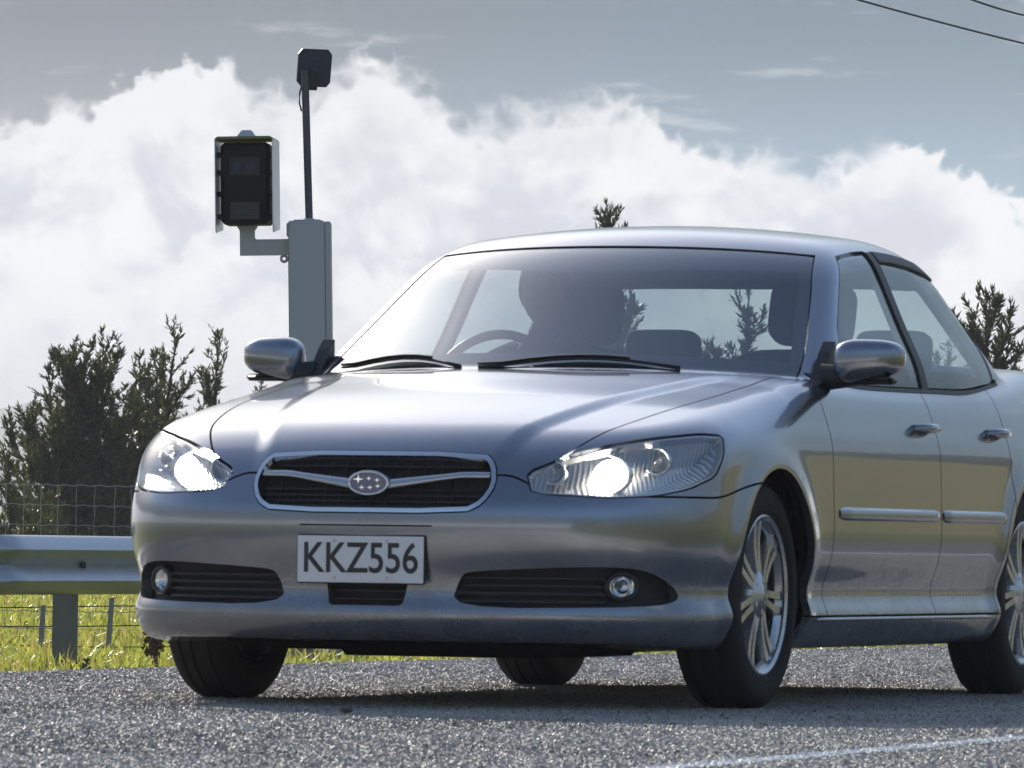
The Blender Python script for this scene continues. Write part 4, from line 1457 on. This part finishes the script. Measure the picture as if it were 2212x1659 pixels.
# low stakes with plain wires in front of it
lowf = empty('stake_fence', (0, 45.5, -.30)); tag(lowf, 'low grey stakes strung with plain wire in front of the netting', 'fence')
lowf.rotation_euler = (0, 0, math.radians(3))
for x, h, ln_ in ((-2.86, .33, .05), (-2.45, .38, .06), (-4.3, .35, -.02), (1.0, .34, .03), (2.6, .34, -.03), (4.6, .36, .02)):
    MB().prism([(-.016, -.010), (.016, -.010), (.016, .010), (-.016, .010)], lambda a, b_, d, x=x, l=ln_: (x + a + d * l, b_, d), -.2, h).build('stake', M['grey_stake'], lowf)
for z in (.10, .22, .33):
    MB().tube([(x, .014, z - .012 * math.sin(x * 2.2 + z * 9) + .012 * x * .3) for x in np.arange(-6, 7, .25)], .0035, 4).build('line_wire', M['cable_black'], lowf)

# ================================================================== speed camera
SY = 45.0
SX = (688 - 1106) / 16051.5 * SY
sc_ = empty('speed_camera', (SX, SY, -.22)); tag(sc_, 'grey speed camera cabinet with side-mounted black camera head and antenna mast', 'speed camera')
sc_.rotation_euler = (0, math.radians(-1.45), 0)
u = SY / 16051.5                               # metres for one photograph unit at this distance
HB = 2.60                                      # cabinet top above its plinth
hw = 45.5 * u
cab = MB(); cab.box((-hw, -.14, 0), (hw - .038, .18, HB), .008)
cabo = cab.build('cabinet', M['powder_grey'], sc_)
o = MB().box((hw - .0375, -.128, 0), (hw, .17, HB - .006), .006).build('side_cover', M['powder_grey'], cabo)
MB().box((-hw + .03, -.10, HB), (hw - .06, .14, HB + .008), .003).build('top_plate', M['powder_grey'], cabo)
MB().box((-hw - .012, -.125, HB - .095), (-hw + .018, -.02, HB - .012), .006).build('hinge_cover', M['powder_grey'], cabo)
MB().box((-hw - .006, -.05, .5), (-hw - .0005, .08, HB - .10), .002).build('door_seam', M['black_plastic'], cabo)
# arm
arm = MB()
ax0, ax1 = -hw - (622 - 516) * u, -hw - .0005
z_b, z_t = HB - (552 - 480) * u, HB - (518 - 480) * u
zc = HB - (488 - 480) * u
aw = (548 - 516) * u
arm.prism([(ax0, z_b), (ax1, z_b), (ax1, z_t), (ax0 + aw + .012, z_t), (ax0 + aw, z_t + .012), (ax0 + aw, zc - .03), (ax0 + aw + .016, zc - .006), (ax0 + aw + .016, zc), (ax0 - .016, zc), (ax0 - .016, zc - .006), (ax0, zc - .03)], lambda a, b_, d: (a, -d, b_), -.05, .05)
armo = arm.build('arm', M['powder_grey'], sc_)
MB().tube([(ax1 - .03 + .018 * math.cos(t), -.04, z_b - .024 + .018 * math.sin(t)) for t in np.linspace(0, 2 * math.pi, 21)], .009, 8, cap=False).build('lifting_eye', M['powder_grey'], armo, smooth=True)
# camera head
hx = ax0 + aw * .5 + .004
hz0, hz1 = zc + .004, zc + (486 - 308) * u
W2 = 54 * u
head = empty('camera_head', (hx, 0, 0), 0, sc_)
head.rotation_euler = (0, 0, math.radians(-4))
b_ = MB(); b_.box((-W2 * .98, -.16, hz0), (W2 * .98, .16, hz1), .022); body = b_.build('housing', M['camera_black'], head, angle=30)
MB().box((-W2 * .86, -.166, hz0 + .03), (W2 * .86, -.1605, hz1 - .03), .002).build('front_window', M['camera_black'], head)
MB().box((-W2 * .60, -.1685, hz1 - .20), (W2 * .60, -.1665, hz1 - .09), .001).build('lens_window', M['black_plastic'], head)
for q in (-.3, .25):
    MB().lathe([(.0001, -.1700), (.022, -.1700), (.026, -.1686)], lambda a, bb, d: (a + q * W2, d, bb + hz1 - .145), 20).build('lens', M['dark_slate'], head)
lv0 = None
for k in range(9):
    if lv0 is None:
        lv0 = MB().box((-W2 * .58, -.174, -.0035), (W2 * .58, -.1665, .0035), .001).build('louvre', M['louvre_grey'], head); o = lv0
    else:
        o = lv0.copy(); C.objects.link(o); o.parent = head
    o.location = (0, 0, hz0 + .035 + k * .0115)
for sg in (-1, 1):                             # sheet side shields, open along the front edge
    V = []; F = []
    xx = sg * (W2 + 8 * u)
    outl = [(-.185, hz0 - .052), (-.200, hz0 - .046), (-.211, hz0 - .028), (-.215, hz0 - .005), (-.215, hz1 - .01), (-.20, hz1 + .018), (.20, hz1 + .018), (.20, hz0 - .02)]
    if sg < 0: outl = outl
    MB().prism(outl, lambda a, bb, d: (d, a, bb), xx - .0025, xx + .0025).build('side_shield', M['shield_silver'], head)
    for zz in (hz0 + .05, (hz0 + hz1) / 2 - .06, (hz0 + hz1) / 2 + .07, hz1 - .07):
        MB().box((min(sg * W2 * .97, xx - sg * .003), -.15, zz - .012), (max(sg * W2 * .97, xx - sg * .003), .10, zz + .012)).build('shield_bracket', M['camera_black'], head)
rt_ = MB(); R_ = W2 + 8 * u
rt_.prism([(-R_ - .003, hz1 + .0185), (R_ + .003, hz1 + .0185), (R_ + .003, hz1 + .019), (R_ - .015, hz1 + .034), (-R_ + .015, hz1 + .034), (-R_ - .003, hz1 + .019)], lambda a, bb, d: (a, -d, bb), -.21, .215)
rt_.build('top_shield', M['olive_liner'], head)
dm = MB(); zt = hz1 + .0345
dm.add([(x * s, y * s, z) for z, s in ((zt, 1), (zt + .045, .48)) for x, y in ((-.058, -.09), (.058, -.09), (.058, .06), (-.058, .06))],
       [(3, 2, 1, 0), (4, 5, 6, 7), (0, 1, 5, 4), (1, 2, 6, 5), (2, 3, 7, 6), (3, 0, 4, 7)])
dm.build('gps_dome', M['powder_grey'], head)
# mast and flat antenna
mast = MB(); mz = HB + (480 - 152) * u
mx0, mx1 = -.005, -.005 - 6 * u
mast.tube([(mx0, .02, HB), (mx1, .02, mz)], 8.2 * u * 1.0, 16); mo = mast.build('mast', M['pole_dark'], sc_, angle=50)
MB().tube([(mx0, .02, HB + .006), (mx0, .02, HB + .018)], .034, 14).build('mast_flange', M['powder_grey'], mo, angle=50)
MB().tube([(mx1 - .020, .0, mz - .10), (mx1 - .032, .0, mz - .14), (mx1 - .034, .0, mz - .20), (mx1 - .022, .0, mz - .25)], .006, 6).build('cable_loop', M['cable_black'], mo, smooth=True)
aw2, ah = 37.5 * u, 41 * u
az_ = mz + 6 * u
ant = empty('antenna', (mx1 + 20 * u, .075, az_), 0, sc_); ant.rotation_euler = (.10, math.radians(2.5), math.radians(8))
oc = [(-aw2, -ah * .72), (-aw2 * .72, -ah), (aw2 * .72, -ah), (aw2 * .95, -ah * .75), (aw2, ah * .72), (aw2 * .76, ah), (-aw2 * .72, ah), (-aw2 * .96, ah * .72)]
MB().prism(oc, lambda a, bb, d: (a, -d, bb), -.03, .012).build('panel', M['dark_slate'], ant)
MB().box((-.030, -.020, -.035), (.030, -.0125, .045), .003).build('mount_plate', M['dark_slate'], ant)
MB().box((-.040, -.055, -.135), (.018, -.0205, -.02), .006).build('bracket', M['cable_black'], ant)
for (a, bb) in [(-.6, .9), (.15, .92), (.75, .8), (-.9, .3), (.9, .3), (-.9, -.3), (.88, -.35), (.6, -.85), (.1, -.92), (-.22, .25), (.25, .25), (.22, -.25)]:
    MB().lathe([(.0001, -.0165), (.004, -.016), (.0045, -.0122)], lambda x, y, d: (a * aw2 + x, d, bb * ah + y), 8).build('screw', M['cable_black'], ant)
# plinth and concrete block behind the rail
pb = MB(); pb.box((-.30, -.30, -.30), (.30, .35, -.002), .015)
o = pb.build('concrete_plinth', M['concrete']); o.location = (SX + .03, SY, -.218); tag(o, 'low concrete plinth under the grey camera cabinet', 'plinth')
pb = MB(); pb.box((-.12, -.15, -.25), (.12, .15, .14), .012)
o = pb.build('concrete_block', M['concrete']); o.location = (-.98, 44.4, -.30); o.rotation_euler = (0, 0, .2); tag(o, 'squat concrete block beside the camera plinth', 'concrete block')
pb = MB(); pb.box((-.10, -.06, 0), (.10, .06, .03), .01)
o = pb.build('white_slab', M['concrete']); o.location = (.42, 29.6, -.012); o.rotation_euler = (0, .05, -.3); tag(o, 'small pale slab lying at the road crown behind the car', 'slab')
# stone lying on the road
r = np.random.default_rng(5)
pv = []; pf = []
nu, nv = 9, 6
for i in range(nv + 1):
    for j in range(nu):
        ph = math.pi * i / nv; th = 2 * math.pi * j / nu
        k = 1 + r.uniform(-.14, .14) if 0 < i < nv else 1
        pv.append((.017 * k * math.sin(ph) * math.cos(th), .013 * k * math.sin(ph) * math.sin(th), .010 * k * math.cos(ph) + .014))
for i in range(nv):
    for j in range(nu): pf.append((i * nu + j, (i + 1) * nu + j, (i + 1) * nu + (j + 1) % nu, i * nu + (j + 1) % nu))
pbr('brown_stone', (.15, .11, .085), .8, var=.3, vscale=80)
o = mesh('pebble', pv, pf, M['brown_stone']); o.location = (-.415, 19.12, .004); tag(o, 'small brown pebble lying on the road in front of the car', 'pebble')

# ================================================================== overhead wires
def wire(px0, px1, Y0, Y1, name_label):
    f = 16051.5
    def P(px, Y):
        return Vector(((px[0] - 1106) / f * Y, Y, CAM_Z + (1171 + .0137 * (px[0] - 1106) - px[1]) / f * Y))
    a, b2 = P(px0, Y0), P(px1, Y1)
    d = b2 - a
    pts = [a + d * t + Vector((0, 0, .03 * t * (t - 1))) for t in np.linspace(-2.0, 2.6, 40)]
    o = MB().tube(pts, .0085, 6).build('power_cable', M['cable_black'], None, smooth=True)
    tag(o, name_label, 'cable', 'overhead power cables')


wire((1850, 0), (2212, 95), 60, 64, 'longer lower black power cable crossing the top right sky')
wire((2095, 0), (2212, 34), 60, 61.5, 'short upper black power cable in the very top right corner')


# ================================================================== trees
def conifer(base, height, spread, seed, label, leaders=3, dense=1.0, lean=(0, 0), group='dark conifers beyond the paddock fence', leaf='conifer_leaf', nlimb=46, sprig=.105, bottom=.04, up=1.0, trunk_r=.07):
    r = random.Random(seed)
    root = empty('conifer', base); tag(root, label, 'tree', group)
    trunk = MB(); LV, LF = [], []

    def spray(p, d, L, w):
        """flat pointed twig with side tips"""
        d = d.normalized()
        a = d.cross(Vector((r.gauss(0, 1), r.gauss(0, 1), r.gauss(0, 1))))
        if a.length < 1e-3: return
        a.normalize()
        k = len(LV)
        LV.extend([p - a * w * .35, p + a * w * .35, p + d * L * .45 + a * w, p + d * L, p + d * L * .45 - a * w])
        LF.append((k, k + 1, k + 2, k + 3, k + 4))
        if r.random() < .5:
            bb = a.cross(d); k = len(LV)
            LV.extend([p - bb * w * .3, p + d * L * .5 + bb * w * .9, p + d * L * .9, p + d * L * .5 - bb * w * .9])
            LF.append((k, k + 1, k + 2, k + 3))

    def branch(p, d, L, rad, depth):
        n = max(4, int(L / .16))
        pts = [p.copy()]; dirs = []
        q = p.copy(); dd = d.normalized()
        for i in range(n):
            dd = (dd + Vector((r.gauss(0, .10), r.gauss(0, .10), .095 * up + r.gauss(0, .06)))).normalized()
            q = q + dd * (L / n); pts.append(q.copy()); dirs.append(dd.copy())
        if rad > .006:
            trunk.tube(pts, [rad * (1 - .85 * i / n) for i in range(n + 1)], 5 if rad < .03 else 8)
        for i in range(n):
            f = (i + 1) / n
            if depth < 2 and f > .15:
                for _ in range(2 if depth == 0 else (1 if r.random() < .75 else 0)):
                    sd = (dirs[i] * .75 + Vector((r.gauss(0, .62), r.gauss(0, .62), r.gauss(.12, .35)))).normalized()
                    branch(pts[i] + (pts[i + 1] - pts[i]) * r.random(), sd, L * r.uniform(.26, .48) * (1.08 - .6 * f), rad * .4, depth + 1)
            m = int((6.5 if depth else 5) * dense * (L / n) / .10 + .5)
            if f > .12:
                for _ in range(m):
                    t = r.random()
                    pp = pts[i] * (1 - t) + pts[i + 1] * t
                    sd = dirs[i] * .9 + Vector((r.gauss(0, .42), r.gauss(0, .42), r.gauss(.16, .34)))
                    spray(pp, sd, sprig * r.uniform(.45, 1.25) * (1.05 - .35 * f), sprig * .085 * r.uniform(.7, 1.3))
        spray(pts[-1], dirs[-1], sprig * .9, sprig * .1)

    for l in range(leaders):
        a = 2 * math.pi * l / leaders + r.uniform(-.4, .4)
        sp = spread * .22 if leaders > 1 else 0
        top = Vector((math.cos(a) * sp + lean[0], math.sin(a) * sp * .6 + lean[1], height * (1 if l == 0 else r.uniform(.78, .95))))
        p0 = Vector((math.cos(a) * .06, math.sin(a) * .06, -.15))
        n = 14; pts = []
        for i in range(n + 1):
            t = i / n
            pts.append(p0 + (top - p0) * t + Vector((r.gauss(0, .02), r.gauss(0, .02), 0)) * (1 if 0 < i < n else 0))
        trunk.tube(pts, [trunk_r * (1 - .93 * i / n) + .003 for i in range(n + 1)], 8)
        nl = max(8, int(nlimb / leaders))
        for k in range(nl):
            t = bottom + (1 - bottom) * (k + r.random()) / nl
            i = min(n - 1, int(t * n)); p = pts[i].lerp(pts[i + 1], t * n - i)
            th = r.uniform(0, 2 * math.pi)
            el = .36 + .70 * t + r.gauss(0, .15)
            L = spread * (1.0 - t) ** .62 * r.uniform(.5, 1.35) + .10
            branch(p, Vector((math.cos(th) * math.cos(el), math.sin(th) * math.cos(el), math.sin(el))), L, .022 * (1.15 - t), 0 if L > .5 else 1)
        for _ in range(int(26 * dense)):
            t = 1 - .22 * r.random(); i = min(n - 1, int(t * n)); p = pts[i].lerp(pts[i + 1], t * n - i)
            spray(p, Vector((r.gauss(0, .6), r.gauss(0, .6), .9)), sprig * r.uniform(.5, 1.1), sprig * .12)
    trunk.build('trunk', M['bark'], root, smooth=True)
    me = bpy.data.meshes.new('crown'); me.from_pydata([tuple(v) for v in LV], [], LF); me.materials.append(M[leaf]); link('crown', me, root)
    return root


def at(px, Y):
    return ((px - 1106) / 16051.5 * Y, Y, -.30)


def hgt(py, Y, px=1106):
    return CAM_Z + (1171 + .0137 * (px - 1106) - py) / 16051.5 * Y + .30


conifer(at(170, 98), hgt(745, 98, 185), 1.65, 11, 'broad dark conifer with upswept limbs, second tree from the left edge', 3, 1.5, nlimb=84)
conifer(at(335, 101), hgt(708, 101, 335), 1.05, 12, 'tall ragged conifer with twin spires just left of the silver car', 2, 1.2, nlimb=66)
conifer(at(445, 103), hgt(722, 103, 445), .95, 13, 'slender sparse conifer spire just above the far headlamp', 1, 1.0, lean=(.15, 0), nlimb=40)
conifer(at(520, 105), hgt(840, 105, 520), 1.0, 14, 'low spreading conifer behind the far wing mirror', 2, .9, nlimb=40)
conifer(at(20, 92), hgt(985, 92, 20), .8, 15, 'small pale young conifer at the left edge', 1, .6, leaf='bush_leaf', nlimb=44, sprig=.10, trunk_r=.03)
conifer(at(90, 95), hgt(1090, 95, 90), .9, 16, 'thin scrubby bush between the left edge and broad conifer', 3, .5, leaf='bush_leaf', nlimb=44, sprig=.10, trunk_r=.03)
conifer(at(275, 99), hgt(900, 99, 275), 1.1, 17, 'dense low conifer filling the gap between the two tall ones', 3, 1.6, nlimb=80)
conifer(at(1290, 108), hgt(462, 108, 1290), 1.5, 18, 'large conifer behind the car, its tip showing above the roof', 1, 1.3, lean=(.16, 0), nlimb=70, sprig=.13)
conifer(at(1560, 104), hgt(640, 104, 1560), 1.7, 19, 'spreading conifer seen through the rear window of the car', 3, 1.2, nlimb=60, sprig=.13)
conifer(at(2105, 106), hgt(640, 106, 2105), 1.6, 20, 'ragged conifer rising above the boot of the car', 1, 1.1, lean=(.20, 0), nlimb=46, sprig=.13)
conifer(at(2235, 106), hgt(735, 106, 2235), 1.2, 23, 'lower conifer cut off by the right edge', 2, 1.2, nlimb=50, sprig=.13)

# ================================================================== weeds by the rail
def weed(x, y, h, n, seed, label):
    r = random.Random(seed)
    root = empty('dead_weed', (x, y, -.30)); tag(root, label, 'weed', 'brown seedheads by the guardrail')
    mb = MB(); hd = MB()
    for i in range(n):
        a = r.uniform(0, 6.28); l = r.uniform(.05, .35)
        tip = Vector((math.cos(a) * l * h, math.sin(a) * l * h, h * r.uniform(.6, 1)))
        mb.tube([Vector((0, 0, 0)), tip * .5 + Vector((0, 0, .05 * h)), tip], [.005, .004, .002], 4)
        for k in range(26):
            t = r.uniform(.55, 1.0); p = tip * t + Vector((r.gauss(0, .018), r.gauss(0, .018), r.gauss(0, .014))); s = r.uniform(.006, .013)
            hd.add([p + Vector((s, 0, 0)), p + Vector((-s, 0, 0)), p + Vector((0, s, 0)), p + Vector((0, -s, 0)), p + Vector((0, 0, s)), p + Vector((0, 0, -s))],
                   [(0, 2, 4), (2, 1, 4), (1, 3, 4), (3, 0, 4), (2, 0, 5), (1, 2, 5), (3, 1, 5), (0, 3, 5)])
    mb.build('stem', M['dead_weed'], root); hd.build('seedhead', M['dead_weed'], root)


weed(-1.92, 40.6, .30, 9, 3, 'brown dead weed clump just left of the leftmost car tyre')
weed(-2.18, 37.9, .12, 4, 4, 'small brown dead weed at the foot of the left guardrail post')
weed(-2.42, 37.9, .09, 4, 6, 'tiny brown dead weed left of the guardrail post foot')
# ================================================================== driver
pbr('lips', (.30, .13, .11), .5)
pbr('eye_white', (.28, .27, .26), .4)


def figure():
    root = empty('person', (0, 0, 0)); root.matrix_world = car.matrix_world.copy()
    tag(root, 'person in dark clothing seated at the wheel behind the windscreen', 'person')
    Y = -.37
    J = {'pel': (-1.50, Y, .60, .13), 'wai': (-1.56, Y, .74, .125), 'che': (-1.63, Y, .92, .145), 'nb': (-1.66, Y, 1.04, .07), 'neck': (-1.645, Y, 1.09, .052), 'hd0': (-1.62, Y, 1.15, .06)}
    for s, n in ((1, 'l'), (-1, 'r')):
        J.update({'sh' + n: (-1.63, Y + .17 * s, .99, .062), 'el' + n: (-1.44, Y + .25 * s, .83, .043), 'wr' + n: (-1.20, Y + .165 * s, .905, .029), 'hn' + n: (-1.13, Y + .165 * s, .925, .032),
                  'hp' + n: (-1.45, Y + .10 * s, .58, .09), 'kn' + n: (-1.04, Y + .13 * s, .64, .06), 'an' + n: (-.85, Y + .12 * s, .32, .042), 'to' + n: (-.70, Y + .12 * s, .32, .04)})
    E_ = [('pel', 'wai'), ('wai', 'che'), ('che', 'nb'), ('nb', 'neck'), ('neck', 'hd0')]
    for n in 'lr': E_ += [('nb', 'sh' + n), ('sh' + n, 'el' + n), ('el' + n, 'wr' + n), ('wr' + n, 'hn' + n), ('pel', 'hp' + n), ('hp' + n, 'kn' + n), ('kn' + n, 'an' + n), ('an' + n, 'to' + n)]
    keys = list(J)
    me = bpy.data.meshes.new('body'); me.from_pydata([J[k][:3] for k in keys], [(keys.index(a), keys.index(b_)) for a, b_ in E_], [])
    me.materials.append(M['dark_shirt'])
    o = link('body', me, root)
    bpy.context.view_layer.objects.active = o
    o.modifiers.new('skin', 'SKIN')
    if not me.skin_vertices: bpy.ops.object.select_all(action='DESELECT')
    for i, k in enumerate(keys):
        sv = me.skin_vertices[0].data[i]; rr = J[k][3]; sv.radius = (rr, rr); sv.use_root = (k == 'pel')
    md = o.modifiers.new('s', 'SUBSURF'); md.levels = 2; md.render_levels = 2
    # head: skull, jaw, nose, ears, eyes and short hair
    V, F = [], []; nu, nv = 24, 18
    cx, cy, cz = -1.600, Y, 1.215
    for i in range(nv + 1):
        ph = math.pi * i / nv
        for j in range(nu):
            th = 2 * math.pi * j / nu
            x, y, z = math.sin(ph) * math.cos(th), math.sin(ph) * math.sin(th), math.cos(ph)
            jaw = 1 - .28 * max(0, -z) ** 1.3 * (1 if x < .2 else .7)
            px, py, pz = x * .098 * jaw + (.012 if z < -.2 and x > 0 else 0), y * .076 * jaw, z * .118
            nose = math.exp(-((y / .16) ** 2)) * math.exp(-(((z + .10) / .20) ** 2)) * max(0, x)
            px += .024 * nose
            eye = math.exp(-(((abs(y) - .36) / .14) ** 2)) * math.exp(-(((z - .06) / .10) ** 2)) * max(0, x)
            px -= .010 * eye
            V.append((cx + px, cy + py, cz + pz))
    for i in range(nv):
        for j in range(nu): F.append((i * nu + j, (i + 1) * nu + j, (i + 1) * nu + (j + 1) % nu, i * nu + (j + 1) % nu))
    hd = mesh('head', V, F, M['skin'], root, smooth=True)
    Vh, Fh = [], []
    for i in range(11):
        ph = math.pi * .62 * i / 10
        for j in range(nu):
            th = 2 * math.pi * j / nu
            front = max(0, math.cos(th))
            p2 = ph * (1 - .42 * front)
            Vh.append((cx - .006 + math.sin(p2) * math.cos(th) * .108, cy + math.sin(p2) * math.sin(th) * .086, cz + math.cos(p2) * .130))
    for i in range(10):
        for j in range(nu): Fh.append((i * nu + j, (i + 1) * nu + j, (i + 1) * nu + (j + 1) % nu, i * nu + (j + 1) % nu))
    mesh('hair', Vh, Fh, M['hair'], root, smooth=True)
    MB().tube([(cx + .100, cy - .024, cz - .062), (cx + .106, cy, cz - .061), (cx + .100, cy + .024, cz - .062)], .005, 6).build('mouth', M['lips'], hd, smooth=True)
    for s in (1, -1):
        MB().lathe([(.0001, .012), (.008, .009), (.011, 0)], lambda a, b_, d: (cx + .080 + d, cy + s * .030 + a, cz + .006 + b_ * .7), 12).build('eye', M['eye_white'], hd, smooth=True)
        MB().lathe([(.0001, .0135), (.005, .0125)], lambda a, b_, d: (cx + .080 + d, cy + s * .030 + a, cz + .006 + b_), 10).build('iris', M['hair'], hd)
        MB().tube([(cx + .090, cy + s * .014, cz + .027), (cx + .090, cy + s * .032, cz + .031), (cx + .080, cy + s * .048, cz + .026)], .004, 5).build('brow', M['hair'], hd, smooth=True)
        MB().lathe([(.0001, .012), (.016, .010), (.022, 0), (.014, -.006)], lambda a, b_, d: (cx - .005 + a * .7, cy + s * (.074 + d * .6), cz + b_ - .005), 12).build('ear', M['skin'], hd, smooth=True)
        hx_, hy_, hz_ = J['hn' + ('l' if s > 0 else 'r')][:3]
        hb = MB()
        for k in range(4):
            z = hz_ + .030 - .019 * k; L = (.062, .070, .066, .052)[k]
            hb.tube([(hx_ - .02, hy_, z), (hx_ + .02, hy_ + .008 * s, z + .002), (hx_ + .035, hy_ + .030 * s, z), (hx_ + .018, hy_ + .030 * s + (L - .05) * s, z - .002)], [.010, .0095, .009, .007], 6)
        hb.tube([(hx_ - .03, hy_ - .01 * s, hz_ + .02), (hx_ - .008, hy_ - .004 * s, hz_ + .045), (hx_ + .012, hy_ + .012 * s, hz_ + .052)], [.012, .010, .008], 6)
        hb.build('hand', M['skin'], root, smooth=True)


figure()

# ================================================================== air
hz = MB(); hz.box((-3000, -60, -1.6), (3000, 3700, 66))
m, b, out = new_mat('haze_air')
pv = b.n('ShaderNodeVolumePrincipled')
pv.inputs['Color'].default_value = (.93, .95, 1.0, 1)
pv.inputs['Density'].default_value = 3.8e-4
pv.inputs['Anisotropy'].default_value = .0
b.t.links.new(pv.outputs[0], out.inputs['Volume'])
o = hz.build('haze', m); tag(o, 'thin pale air over the whole countryside', 'haze', kind='stuff')
